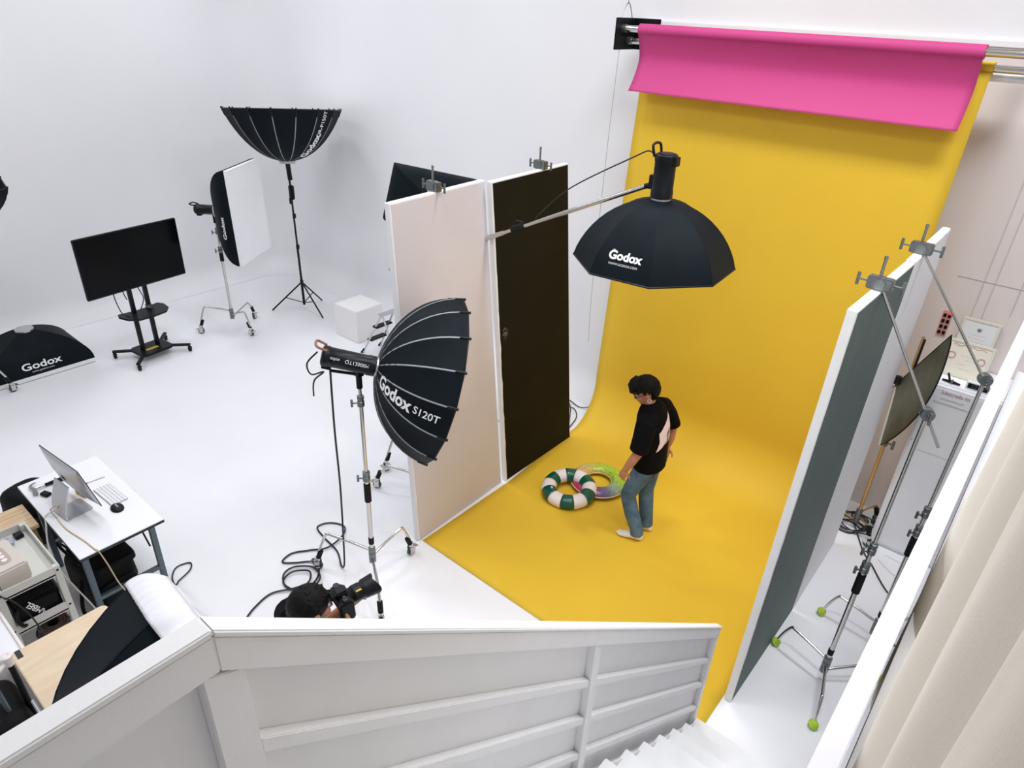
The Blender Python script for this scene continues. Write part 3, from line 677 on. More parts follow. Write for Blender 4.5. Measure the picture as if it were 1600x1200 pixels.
# ------------------------------------------------------------------ television on a trolley
tv = thing('television_stand', 'black wheeled television stand with a shelf and four casters', 'tv stand', (-8.62, 3.17, 0))
R = TR(-8.62, 3.17, 0, math.radians(7))          # local x = front (+X world), y = along the screen
part(tv, 'base_plate', G(R).prism([(-.13, -.22), (.13, -.22), (.17, -.17), (.17, .17), (.13, .22), (-.13, .22), (-.17, .17), (-.17, -.17)], 0.085, 0.115), M_blk, bevel=0.006)
for sx in (-1, 1):
    for sy in (-1, 1):
        lg = part(tv, 'base_arm', G(R).tube([(sx*0.10, sy*0.18, 0.10), (sx*0.28, sy*0.36, 0.095)], 0.027, 8, flat=0.7), M_blk)
        p = R @ V((sx*0.27, sy*0.35, 0)); c = p+V((0, 0, 0.034))
        part(lg, 'caster', G().cyl(c-V((0.0, 0.012, 0)), c+V((0.0, 0.012, 0)), 0.034, n=18).cyl(c, c+V((0, 0, 0.055)), 0.011).cbox(c+V((0.015, 0, 0.03)), (0.05, 0.03, 0.016)), M_rub)
for sy in (-1, 1): part(tv, 'post', G(R).cbox((-0.03, sy*0.10, 0.74), (0.05, 0.045, 1.27)), M_blk, bevel=0.004)
sh = part(tv, 'shelf', G(R).prism([(-.12, -.26), (-.03, -.30), (.12, -.27), (.22, -.18), (.24, 0), (.22, .18), (.12, .27), (-.03, .30), (-.12, .26), (-.08, .06), (-.08, -.06)], 0.60, 0.622), M_blk, bevel=0.004)
part(sh, 'camera_clamp', G(R).cbox((-0.03, 0.10, 0.65), (0.07, 0.06, 0.05)).cyl((0.0, 0.08, 0.65), (0.05, 0.08, 0.65), 0.016), M_grip, bevel=0.005)
part(tv, 'mount_bracket', G(R).cbox((-0.01, 0, 1.32), (0.05, 0.5, 0.10)).cbox((0.0, 0, 1.15), (0.03, 0.44, 0.04)), M_blk)
part(tv, 'warning_label', G(R).cbox((0.04, -0.02, 0.1162), (0.05, 0.16, 0.002)), M_yelbl)
tt = thing('television', 'large black flat television screen on the wheeled stand', 'television', R @ V((0.05, 0, 0.96)))
part(tt, 'housing', G(R).box((0.02, -0.63, 0.955), (0.06, 0.63, 1.685)), M_blk, bevel=0.006)
part(tt, 'screen', G(R).box((0.058, -0.615, 0.975), (0.064, 0.615, 1.67)), M_screen, bevel=0.001)
for i, pts in enumerate([[(-0.02, -0.3, 1.0), (0, -0.30, 0.85), (0.02, -0.27, 0.68), (0.05, -0.2, 0.62)], [(0, -0.05, 1.1), (0.03, 0.0, 0.9), (0.02, 0.03, 0.78), (0.0, -0.03, 0.64)], [(-0.0, 0.05, 1.05), (0.02, 0.16, 0.96), (0, 0.2, 1.05)], [(0, -0.2, 1.0), (0.0, -0.18, 0.88), (0, -0.16, 0.82)]]):
    part(tt, 'cable', G(R).tube(spline(pts, 6), 0.006, 6), M_cable)

# ------------------------------------------------------------------ white cube
cu = G(TR(-7.02, 5.25, 0, math.radians(2)))
solo('display_cube', cu.box((-0.47, 0.0, 0.002), (0.0, 0.47, 0.47)), M_cube, 'plain white cube standing on the floor by the pink flat', 'cube', (-7.25, 5.48, 0), bevel=0.006)

# ------------------------------------------------------------------ things behind the left flats
t = thing('clamp_stand', 'chrome stand clamped to the top of the pale pink flat', 'clamp stand', (-3.86, 3.62, 0), 'flat holding stands')
pole(t, (-3.86, 3.62, 0.2), (-3.83, 3.62, FH), (0.6,)); board_clamp(t, (-3.78, 3.62, FH-0.0)); turtle_legs(t, (-3.86, 3.62, 0.3), [(-4.3, 3.9), (-4.35, 3.35), (-3.95, 3.98)], 0.26)
t = thing('clamp_stand', 'chrome stand clamped to the top of the black flat', 'clamp stand', (-3.86, 4.9, 0), 'flat holding stands')
pole(t, (-3.86, 4.9, 0.2), (-3.80, 4.9, FH), (0.6,)); board_clamp(t, (-3.765, 4.9, FH+0.0)); turtle_legs(t, (-3.86, 4.9, 0.3), [(-4.3, 5.2), (-4.35, 4.65), (-3.95, 5.25)], 0.26)
ls = V((-5.35, 5.18, 0))
t = thing('tripod_light_stand', 'black tripod stand hidden behind the pale pink flat', 'light stand', ls)
for k, f in enumerate([(-5.85, 4.95), (-5.0, 4.83), (-5.3, 5.75)]):
    lg = part(t, 'leg', G().cyl((ls.x, ls.y, 0.5), (f[0], f[1], 0.012), 0.012, n=8), M_blk)
pole(t, (ls.x, ls.y, 0.1), (ls.x, ls.y, 2.2), (0.4, 0.7), m=M_blk, collar=False)
t = thing('rectangular_softbox', 'black softbox peeping out above the pale pink flat', 'softbox', (ls.x, ls.y, 2.2), GL)
Mb = zframe((ls.x+0.02, ls.y-0.02, 2.22), (-0.85, 0.50, 0.10), (0.45, 0.86, -0.22))
box_softbox(t, Mb, 0.95, 0.62, 0.32, rim_m=M_fab)
part(t, 'tilt_bracket', G().cyl((ls.x, ls.y, 2.1), (ls.x+0.02, ls.y-0.02, 2.22), 0.03), M_blk)
ss = V((-6.45, 5.32, 0))
t = thing('folding_step_ladder', 'slim grey folding ladder leaning half hidden behind the pink flat', 'ladder', ss)
for sy in (-0.15, 0.15):
    part(t, 'rail', G().cyl((ss.x-0.30, ss.y+sy-0.05, 0.02), (ss.x+0.0, ss.y+sy*0.7, 0.62), 0.013, n=8), M_alu)
    part(t, 'rear_leg', G().cyl((ss.x+0.36, ss.y+sy, 0.02), (ss.x+0.02, ss.y+sy*0.7, 0.62), 0.012, n=8), M_alu)
    part(t, 'rubber_foot', G().cyl((ss.x-0.335, ss.y+sy-0.055, 0.0), (ss.x-0.28, ss.y+sy-0.045, 0.07), 0.017, n=8), M_rub)
for i, f in enumerate((0.33, 0.68, 1.0)):
    a = V((ss.x-0.30, ss.y-0.05, 0.02)).lerp(V((ss.x, ss.y, 0.62)), f); part(t, 'tread', G().cbox(a, (0.09, 0.27, 0.02)), M_blk if i < 2 else M_alu, bevel=0.003)

# ------------------------------------------------------------------ stands at the right holding the green flat
def right_stand(label, base, feet, ztop, clampp, over):
    t = thing('clamp_stand', label, 'clamp stand', (base[0], base[1], 0), 'flat holding stands')
    b = V((base[0], base[1], 0.16)); top = V((base[0]+0.012, base[1], ztop))
    turtle_legs(t, (base[0], base[1], 0.22), feet, 0.22, foot='ball', r=0.0115, zrise=0.06)
    pole(t, b, top, (0.455, 0.53), r0=0.0175, sleeve=(0.345, 0.42))
    part(t, 'pole_foot', G().cyl((base[0], base[1], 0.28), (base[0], base[1], 0.33), 0.0205), M_rub)
    rod = (top-V(clampp)).normalized()
    grip_head(t, top+V((0.0, -0.02, 0.02)), V((0.35, -0.9, 0.1)))
    part(t, 'arm_rod', G().cyl(V(clampp)+V((0, 0, 0.03)), top+V((0.0, -0.045, 0.02))+rod*over, 0.0085, n=10), M_chrome)
    board_clamp(t, clampp)
    return t
right_stand('clamp stand on tennis balls, nearer the stairs, holding the dark green flat', (-0.29, 4.08), [(-0.66, 4.17), (-0.20, 3.66), (0.02, 4.36)], 2.27, (-0.69, 3.93, FH), 0.22)
right_stand('clamp stand further back, mostly hidden by the side rail, with one tennis ball showing', (-0.115, 4.69), [(-0.50, 4.72), (0.18, 4.45), (0.1, 5.05)], 2.32, (-0.685, 4.83, FH), 0.12)

# ------------------------------------------------------------------ reflector on its own stand by the back wall
rb = V((-0.63, 6.02, 0))
t = thing('reflector_stand', 'stand with a painted gold reflection, carrying the black and silver reflector panel', 'light stand', rb)
turtle_legs(t, (rb.x, rb.y, 0.22), [(-0.50, 6.22), (-0.47, 5.84), (-0.86, 6.0)], 0.20, r=0.010, zrise=0.05, m=M_goldrefl)
pole(t, (rb.x, rb.y, 0.15), (rb.x, rb.y, 2.0), (0.45,), r0=0.015, m=M_goldrefl, collar=False)
part(t, 'collar', G().cyl((rb.x, rb.y, 0.95), (rb.x, rb.y, 1.04), 0.026), M_grip)
knob(t, (rb.x+0.02, rb.y, 0.98), (1, -0.2, 0), 1.4)
part(t, 'spigot', G().cyl((rb.x+0.02, rb.y-0.05, 1.7), (rb.x+0.02, rb.y-0.05, 2.0), 0.009), M_blk)
t = thing('light_reflector', 'long black and silver fabric reflector clamped to the reflector stand', 'reflector', (-0.55, 5.9, 1.6))
A_, B_, C_, D_ = V((-0.645, 5.86, 1.02)), V((-0.70, 5.95, 1.55)), V((-0.43, 5.72, 2.18)), V((-0.40, 5.62, 1.60))
def refl(u, v):
    # four sided cloth with a bowed lower right edge
    p = A_.lerp(B_, min(1, u*1.7)) if u < 0.588 else B_.lerp(C_, (u-0.588)/0.412)
    q = A_.lerp(C_, u)+(D_-A_.lerp(C_, 0.5))*math.sin(PI*u)**0.8*0.85
    r = p.lerp(q, v); n_ = V((0.75, -0.6, 0.2)); return r+n_*0.05*math.sin(PI*v)*math.sin(PI*u)
M_refl = mat('black_cloth_painted_glints', (96, 104, 101), 0.4, rgb2=(20, 29, 27), scale=2.6, stretch=(1.4, 1.4, 0.8), bump=0.25, bscale=10)  # grey patches are highlights painted into the black cloth
part(t, 'cloth', G().grid(refl, 22, 10, 0.004), M_refl, angle=180)
part(t, 'silver_edge', G().tube([V(refl(i/20*0.58, 0.03)) for i in range(21)], 0.013, 6), mat('silver_cloth', (205, 205, 202), 0.4, 0.3))
ring = [V(refl(i/20, 0)) for i in range(21)]+[V(refl(1-i/20, 1)) for i in range(1, 20)]
part(t, 'rim', G().tube(ring, 0.006, 6, closed=True), M_blk)
part(t, 'clamp', G().cbox((-0.69, 5.92, 1.62), (0.05, 0.05, 0.07)), M_blk, bevel=0.006)
part(t, 'holder_bolt', G().cyl((-0.76, 5.95, 1.55), (-0.66, 5.93, 1.53), 0.007).cyl((-0.73, 5.94, 1.50), (-0.73, 5.94, 1.58), 0.010), M_grip)
def coil(c, R0, turns, seed, r=0.006, z=0.012, n=18):
    rnd = random.Random(seed); pts = []
    for k in range(turns):
        ox, oy = rnd.uniform(-.35, .35)*R0, rnd.uniform(-.35, .35)*R0; rr = R0*rnd.uniform(0.6, 1.05); ec = rnd.uniform(0.65, 1.0); ph = rnd.uniform(0, PI)
        for i in range(n):
            a = 2*PI*i/n; x, y = rr*math.cos(a), rr*ec*math.sin(a)
            pts.append((c[0]+ox+x*math.cos(ph)-y*math.sin(ph), c[1]+oy+x*math.sin(ph)+y*math.cos(ph), z+0.010*k*0.8+0.004*math.sin(3*a)))
    return pts
solo('coiled_cable', G().tube(spline(coil((-0.66, 6.04, 0), 0.17, 5, 4)[::3]+[(-0.55, 5.9, 0.01), (-0.45, 5.72, 0.01), (-0.35, 5.6, 0.01), (-0.22, 5.42, 0.01), (-0.13, 5.33, 0.01), (-0.12, 5.4, 0.03)], 4), 0.0065, 6), M_cable, 'heap of coiled black cable round the foot of the reflector stand', 'cable', (-0.66, 6.04, 0))
solo('thin_cable', G().tube(spline([(-0.33, 5.72, 0.01), (-0.16, 5.6, 0.01), (-0.10, 5.68, 0.01), (-0.14, 5.8, 0.01), (-0.3, 5.82, 0.012)], 6), 0.0025, 5), M_white_cable, 'thin grey cable loop on the floor before the white cabinet', 'cable', (-0.2, 5.7, 0))

# ------------------------------------------------------------------ cabinet, papers and frames by the back wall
cb_ = thing('cabinet', 'tall white cabinet standing against the back wall', 'cabinet', (-0.05, 6.15, 0))
part(cb_, 'carcass', G().box((-0.47, 5.94, 0.0), (0.75, 6.44, 1.70)), M_lam, bevel=0.004)
dr = part(cb_, 'door', G().box((-0.455, 5.92, 0.04), (0.14, 5.945, 1.685)), M_lam, bevel=0.004)
part(dr, 'door_lock', G().cyl((-0.44, 5.925, 1.15), (-0.44, 5.915, 1.15), 0.006), M_steel)
part(cb_, 'door', G().box((0.15, 5.92, 0.04), (0.74, 5.945, 1.685)), M_lam, bevel=0.004)
sg = thing('notice_sheet', 'white paper notice with Thai lettering taped to the cabinet door', 'notice', (-0.25, 5.918, 1.2))
part(sg, 'sheet', G().box((-0.445, 5.9165, 1.08), (-0.06, 5.919, 1.66)), M_paper)
def st_(xc, zc): return lambda x, y, h: (xc+x, 5.915, zc+y)
M_redtxt = mat('faded_red_print', (172, 96, 112), 0.7); M_grytxt = mat('grey_print', (120, 122, 132), 0.7)
part(sg, 'lettering', text_g('โปรดวางใจ !!!!', 0.036, st_(-0.265, 1.635), bold=0.0006), M_redtxt, smooth=False)
part(sg, 'lettering', text_g('สวมรองเท้าก่อนใช้', 0.023, st_(-0.275, 1.582)), M_grytxt, smooth=False)
part(sg, 'lettering', text_g('ถ้าออกเดินไปโปรดถอดออก', 0.023, st_(-0.275, 1.542)), M_grytxt, smooth=False)
def frame(label, o, W, H, tilt, paper_m, cream, lines):
    t = thing('certificate_frame', label, 'picture frame', o, 'framed certificates')
    Mf = Matrix.Translation(o) @ Matrix.Rotation(tilt, 4, 'X')     # local x width, z up, front -y
    g = G(Mf); b = 0.022
    for lo, hi in (((-W/2, -0.008, 0), (W/2, 0.008, b)), ((-W/2, -0.008, H-b), (W/2, 0.008, H)), ((-W/2, -0.008, b), (-W/2+b, 0.008, H-b)), ((W/2-b, -0.008, b), (W/2, 0.008, H-b))):
        part(t, 'frame_bar', G(Mf).box(lo, hi), cream, bevel=0.002)
    sh = part(t, 'certificate', G(Mf).box((-W/2+b, -0.003, b), (W/2-b, 0.003, H-b)), paper_m)
    for s, sz, x, z, m_ in lines:
        part(sh, 'lettering', text_g(s, sz, lambda a, c, h: Mf @ V((x+a, -0.0045, z+c))), m_, smooth=False)
    return t, Mf
M_cream = mat('cream_frame', (222, 220, 204), 0.5); M_certw = mat('white_certificate', (228, 230, 232), 0.3); M_certy = mat('cream_certificate', (236, 230, 212), 0.3, var=0.02, scale=20)
fw, Mw = frame('white certificate in a pale frame on the cabinet, behind the other one', (-0.31, 6.40, 1.72), 0.27, 0.40, math.radians(-4), M_certw, M_cream, [('- - - - - - -', 0.03, 0, 0.27-0.03*i, M_grytxt) for i in range(5)])
part(fw, 'emblem', G(Mw).prism([(-0.020, 0.330), (-0.014, 0.318), (-0.006, 0.330), (0.0, 0.322), (0.006, 0.330), (0.014, 0.318), (0.020, 0.330), (0.012, 0.304), (0.0, 0.296), (-0.012, 0.304)], 0.0035, 0.005, Matrix.Rotation(PI/2, 4, 'X')), M_grytxt, smooth=False)
ft, Mf = frame('cream certificate in a cream frame leaning at the front of the cabinet top', (-0.31, 6.14, 1.702), 0.34, 0.30, math.radians(-10), M_certy, M_cream, [('-- --- --', 0.022, -0.08, 0.25, M_grytxt), ('------ -- ----', 0.018, 0.0, 0.18, M_grytxt), ('---- ---- --', 0.018, 0.03, 0.15, M_grytxt), ('---- ------', 0.018, -0.02, 0.11, M_grytxt), ('--- --- ---- --', 0.018, 0.02, 0.075, M_grytxt)])
M_rose = mat('rose_ornament', (206, 170, 164), 0.7)
for sx in (-0.105, 0.105): part(ft, 'ornament', G(Mf).torus(0.026, 0.005, 18, 6, Matrix.Translation((sx, -0.004, 0.17)) @ Matrix.Rotation(PI/2, 4, 'X')), M_rose)
part(ft, 'ornament', G(Mf).tube([(x_/20*0.24-0.12, -0.004, 0.262+0.006*math.sin(x_*1.2)) for x_ in range(21)], 0.003, 5), M_rose)
ck = thing('digital_clock', 'small white digital clock on the cabinet top', 'clock', (-0.16, 6.0, 1.70))
part(ck, 'case', G().box((-0.235, 5.975, 1.70), (-0.07, 6.01, 1.765)), M_lam, bevel=0.004)
dd = part(ck, 'display', G().box((-0.222, 5.971, 1.714), (-0.083, 5.976, 1.755)), M_blk)
part(dd, 'digits', text_g('12:10', 0.042, lambda x, y, h: (-0.152+x, 5.9695, 1.7345+y)), mat('dim_clock_digits', (84, 96, 84), 0.6), smooth=False)
kn = thing('spring_clamp', 'black plastic spring clamp lying on the cabinet top', 'clamp', (-0.33, 6.0, 1.7))
part(kn, 'jaw', G().tube([(-0.40, 5.99, 1.712), (-0.33, 5.985, 1.715), (-0.27, 5.98, 1.712)], [0.008, 0.014, 0.008], 8), M_blk)
part(kn, 'handle', G().tube([(-0.35, 6.0, 1.72), (-0.375, 6.0, 1.775)], 0.008, 8), M_blk)
part(kn, 'pivot', G().cyl((-0.33, 5.96, 1.72), (-0.33, 6.01, 1.72), 0.007), M_steel)
stt = thing('switch_plate', 'narrow red and black switch strip on the pinkish wall above the reflector', 'switch', (-0.565, WY, 2.05))
part(stt, 'plate', G().box((-0.60, WY-0.012, 1.90), (-0.53, WY, 2.12)), mat('pale_red_plate', (214, 150, 140), 0.5), bevel=0.003)
for i in range(4):
    for sx in (-0.582, -0.548): part(stt, 'button', G().cbox((sx, WY-0.016, 1.93+0.05*i), (0.024, 0.012, 0.03)), M_blk, bevel=0.003)
part(stt, 'lamp', G().ball((-0.548, WY-0.015, 2.10), 0.012, 10), mat('red_indicator', (235, 40, 40), 0.4, emit=((255, 60, 50), 1.5)))
# ------------------------------------------------------------------ desk corner
dk = thing('folding_desk', 'white topped folding desk with black edge and grey steel legs', 'desk', (-5.01, 1.13, 0))
part(dk, 'desktop', G().box((-5.60, 0.845, 0.728), (-4.42, 1.425, 0.75)), M_lam, bevel=0.002)
part(dk, 'edge_band', G().box((-5.602, 0.843, 0.722), (-4.418, 1.427, 0.745)), M_edge, bevel=0.002)
for x in (-5.42, -4.56):
    for y in (0.90, 1.37):
        part(dk, 'leg', G().box((x-0.02, y-0.02, 0.0), (x+0.02, y+0.02, 0.722)), M_leg, bevel=0.003)
    part(dk, 'crossbar', G().box((x-0.015, 0.90, 0.22), (x+0.015, 1.37, 0.25)), M_leg)
    part(dk, 'top_bar', G().box((x-0.02, 0.88, 0.69), (x+0.02, 1.39, 0.722)), M_edge)
    s = 1 if x < -5 else -1
    part(dk, 'fold_brace', G().cyl((x, 1.33, 0.46), (x+s*0.22, 1.33, 0.70), 0.007, n=8), M_edge)
# all-in-one computer, seen from behind
ic = thing('desktop_computer', 'thin silver all-in-one computer seen from behind on the desk', 'computer', (-5.0, 1.04, 0.75))
Mi = TR(-5.0, 1.04, 0.75, math.radians(6))     # local x = screen width, +y = screen side
part(ic, 'foot_plate', G(Mi).prism([(-.10, -.10), (.10, -.10), (.10, .07), (.085, .085), (-.085, .085), (-.10, .07)], 0.0, 0.007), M_alu, bevel=0.002)
part(ic, 'neck', G(Mi).grid(lambda u, v: (0.20*(v-0.5), -0.10+(0.09*max(0, u-0.15)**1.3), 0.004+0.26*u), 8, 6, 0.008), M_alu)
part(ic, 'cable_hole', G(Mi).torus(0.016, 0.004, 18, 6, Matrix.Translation((-0.01, -0.088, 0.10)) @ Matrix.Rotation(PI/2-0.15, 4, 'X')), mat('brass_ring', (176, 160, 96), 0.4, 0.5))
Ms = Mi @ Matrix.Translation((0, 0.08, 0.11)) @ Matrix.Rotation(math.radians(13), 4, 'X')
def shell(u, v):
    x, z = 0.54*(u-0.5), 0.37*v; b = (math.sin(PI*u)**0.5)*(math.sin(PI*v)**0.5)*0.04; return (x, -0.006-b, z)
part(ic, 'back_shell', G(Ms).grid(shell, 20, 16, 0.004), M_alu, angle=180)
part(ic, 'screen', G(Ms).box((-0.27, -0.006, 0.0), (0.27, 0.002, 0.37)), mat('computer_glass', (30, 34, 40), 0.1), bevel=0.001)
part(ic, 'logo', G(Ms).prism([(0.022*math.cos(a)*(1-0.12*math.cos(2*a)), 0.024*math.sin(a)) for a in [2*PI*i/18 for i in range(18)]], 0, 0.002, Matrix.Translation((0, -0.047, 0.20)) @ Matrix.Rotation(PI/2, 4, 'X')), M_edge)
kb = thing('keyboard', 'slim white keyboard on the desk', 'keyboard', (-4.99, 1.28, 0.75))
Mk = TR(-4.985, 1.285, 0.75, math.radians(3))
part(kb, 'tray', G(Mk).box((-0.15, -0.062, 0.0), (0.15, 0.062, 0.009)), M_alu, bevel=0.003)
g = G(Mk)
for r_ in range(5):
    for c_ in range(13):
        if r_ == 0 and 3 < c_ < 8: continue
        g.cbox((-0.138+c_*0.023, -0.048+r_*0.0235, 0.0108), (0.0195, 0.019, 0.0036))
    if r_ == 0: g.cbox((-0.138+5.5*0.023, -0.048, 0.0108), (0.0195+3*0.023, 0.019, 0.0036))
part(kb, 'keys', g, M_lam, kind='stuff')
ms = thing('mouse', 'black oval wireless mouse on the desk', 'mouse', (-4.785, 1.25, 0.75))
part(ms, 'shell', G().ball((-4.785, 1.25, 0.755), (0.062, 0.045, 0.024), 16), M_blk)
part(ms, 'scroll_strip', G().cbox((-4.785, 1.25, 0.779), (0.05, 0.012, 0.004)), M_pipe, bevel=0.002)
pn = thing('stylus_pen', 'thin grey pen lying on the desk', 'pen', (-5.255, 1.29, 0.75))
part(pn, 'barrel', G().cyl((-5.26, 1.225, 0.755), (-5.25, 1.35, 0.755), 0.005, n=10), M_alu)
part(pn, 'tip', G().cyl((-5.26, 1.225, 0.755), (-5.2605, 1.212, 0.754), 0.005, 0.001, n=10), M_edge)
hm = thing('claw_hammer', 'claw hammer with a black rubber grip on the desk', 'hammer', (-5.44, 1.0, 0.75))
part(hm, 'grip', G().tube([(-5.43, 1.155, 0.768), (-5.437, 1.08, 0.768), (-5.442, 0.99, 0.768)], [0.017, 0.016, 0.012], 12), M_rub)
part(hm, 'shaft', G().cyl((-5.442, 0.99, 0.768), (-5.447, 0.925, 0.768), 0.008), M_chrome)
part(hm, 'head', G().cyl((-5.447, 0.915, 0.768), (-5.385, 0.905, 0.768), 0.014, 0.014).cyl((-5.385, 0.905, 0.768), (-5.37, 0.902, 0.768), 0.018), M_steel)
part(hm, 'claw', G().tube(spline([(-5.447, 0.915, 0.768), (-5.49, 0.905, 0.772), (-5.515, 0.925, 0.772), (-5.525, 0.955, 0.768)], 4), [0.013, 0.013, 0.012, 0.012, 0.011, 0.011, 0.010, 0.009, 0.008, 0.007, 0.006, 0.005, 0.004], 8, flat=0.6), M_steel)
solo('black_case', G(TR(-5.33, 0.955, 0.75, 0.35)).cbox((0, 0, 0.012), (0.075, 0.05, 0.024)), M_blk, 'small square black case on the desk by the hammer', 'case', (-5.33, 0.955, 0.75), bevel=0.007)
yb = thing('patterned_packet', 'small yellow and brown patterned packet behind the computer foot', 'packet', (-5.15, 1.16, 0.75))
part(yb, 'packet', G(TR(-5.14, 1.15, 0.75, 0.2)).cbox((0, 0, 0.045), (0.13, 0.05, 0.09)), mat('yellow_brown_pattern', (236, 190, 96), 0.5, rgb2=(150, 92, 40), scale=34), bevel=0.006)
part(yb, 'lid', G(TR(-5.14, 1.15, 0.84, 0.2)).cbox((0, 0, 0.006), (0.12, 0.044, 0.012)), M_edge, bevel=0.003)
# cables of the desk
M_beige = mat('beige_cable', (206, 186, 152), 0.5); M_orange = mat('tan_cable', (190, 142, 84), 0.5)
solo('beige_cable', G().tube(spline([(-5.0, 0.95, 0.85), (-5.05, 0.90, 0.80), (-5.02, 0.905, 0.757), (-4.81, 0.905, 0.757), (-4.59, 0.94, 0.757), (-4.45, 0.955, 0.757), (-4.415, 0.965, 0.75), (-4.40, 0.99, 0.62), (-4.39, 1.02, 0.42), (-4.38, 1.06, 0.28)], 6), 0.0045, 6), M_beige, 'beige cable crossing the desk and dropping over its front edge', 'cable', (-4.8, 0.92, 0.75))
solo('white_cable', G().tube(spline([(-4.99, 0.955, 0.86), (-5.02, 0.905, 0.80), (-5.06, 0.86, 0.757), (-5.0, 0.832, 0.72), (-4.92, 0.79, 0.62), (-4.75, 0.76, 0.55), (-4.60, 0.80, 0.40), (-4.56, 0.86, 0.18), (-4.62, 0.88, 0.02)], 6), 0.006, 6), M_white_cable, 'white cable hanging off the left side of the desk', 'cable', (-4.8, 0.85, 0.5))
solo('loose_cable', G().tube(spline([(-4.33, 1.40, 0.01), (-4.48, 1.41, 0.01), (-4.62, 1.44, 0.01), (-4.71, 1.52, 0.01), (-4.68, 1.62, 0.01), (-4.60, 1.58, 0.014), (-4.55, 1.46, 0.012), (-4.53, 1.42, 0.01), (-4.60, 1.3, 0.01)], 6), 0.006, 6), M_cable, 'black cable loop on the floor right of the desk', 'cable', (-4.6, 1.5, 0))

def soft_box(g, c, d, seed=0, sq=0.35, n=14, M=None):
    """stuffed bag: superellipsoid with lumps"""
    rings = []
    f = lambda v, e: math.copysign(abs(v)**e, v)
    for k in range(1, n):
        th = -PI/2+PI*k/n; ring = []
        for i in range(20):
            ph = 2*PI*i/20; x, y, z = f(math.cos(th), sq)*f(math.cos(ph), sq), f(math.cos(th), sq)*f(math.sin(ph), sq), f(math.sin(th), sq)
            l = 1+0.10*noise.noise((x*1.3+seed, y*1.3, z*1.3)); ring.append((c[0]+d[0]/2*x*l, c[1]+d[1]/2*y*l, c[2]+d[2]/2*z*l))
        rings.append(ring)
    return g.loft(rings, True, False, M)
bg = thing('backpack', 'rounded black backpack on the floor behind the wooden stool', 'bag', (-5.95, 0.95, 0))
Mbg = TR(-5.95, 0.95, 0, 0.3)
part(bg, 'body', soft_box(G(Mbg), (0, 0, 0.26), (0.34, 0.40, 0.52), 1, 0.55), M_bag)
part(bg, 'pocket', soft_box(G(Mbg), (0.17, -0.02, 0.17), (0.12, 0.30, 0.28), 4, 0.5), M_bag)
part(bg, 'strap', G(Mbg).tube(spline([(0.1, -0.18, 0.45), (0.2, -0.22, 0.3), (0.15, -0.21, 0.05), (0.2, -0.26, 0.012)], 5), 0.013, 6, flat=0.4), M_bag)
part(bg, 'zip_pull', G(Mbg).cbox((0.235, 0.02, 0.27), (0.006, 0.03, 0.02)), M_steel)
b3 = thing('equipment_bag', 'large black gear bag with straps under the white desk', 'bag', (-4.78, 1.03, 0))
Mb3 = TR(-4.87, 1.05, 0, 0.08)
part(b3, 'body', soft_box(G(Mb3), (0, 0, 0.20), (0.50, 0.36, 0.40), 7, 0.4), M_bag)
part(b3, 'top_flap', soft_box(G(Mb3), (0.02, 0.02, 0.39), (0.46, 0.34, 0.07), 9, 0.3), M_bag)
part(b3, 'front_pocket', soft_box(G(Mb3), (0.25, 0.0, 0.16), (0.07, 0.28, 0.24), 11, 0.4), M_bag)
part(b3, 'carry_handle', G(Mb3).tube(spline([(-0.15, -0.12, 0.42), (-0.12, -0.18, 0.55), (-0.02, -0.2, 0.56), (0.03, -0.15, 0.42)], 6), 0.016, 8, flat=0.5), M_bag)
part(b3, 'strap', G(Mb3).tube(spline([(0.1, -0.18, 0.3), (0.16, -0.25, 0.08), (0.3, -0.22, 0.012), (0.36, -0.12, 0.012)], 6), 0.016, 6, flat=0.35), M_bag)
part(b3, 'buckle', G(Mb3).cbox((0.22, -0.24, 0.02), (0.06, 0.03, 0.02)), M_blk, bevel=0.004)
# wooden stool / bench
so = thing('wooden_stool', 'light wooden stool with splayed legs between desk and trolley', 'stool', (-5.38, 0.64, 0))
for x in (-5.45, -5.335, -5.22):
    part(so, 'seat_slat', G().box((x-0.0565, 0.42, 0.615), (x+0.0565, 0.82, 0.645)), M_wood, bevel=0.003)
part(so, 'apron', G().box((-5.47, 0.46, 0.55), (-5.18, 0.80, 0.614)), M_wood_dark, bevel=0.003)
for sx in (-1, 1):
    for sy in (-1, 1):
        a = V((-5.325+sx*0.125, 0.63+sy*0.145, 0.60)); b = V((-5.325+sx*0.20, 0.63+sy*0.19, 0.0)); u_ = 0.021
        g = G(); g.loft([[(p.x-u_, p.y-u_, p.z), (p.x+u_, p.y-u_, p.z), (p.x+u_, p.y+u_, p.z), (p.x-u_, p.y+u_, p.z)] for p in (b, a)])
        part(so, 'leg', g, M_wood_dark, bevel=0.003)
    part(so, 'stretcher', G().box((-5.325+sx*0.17-0.012, 0.47, 0.20), (-5.325+sx*0.17+0.012, 0.79, 0.23)), M_wood_dark)
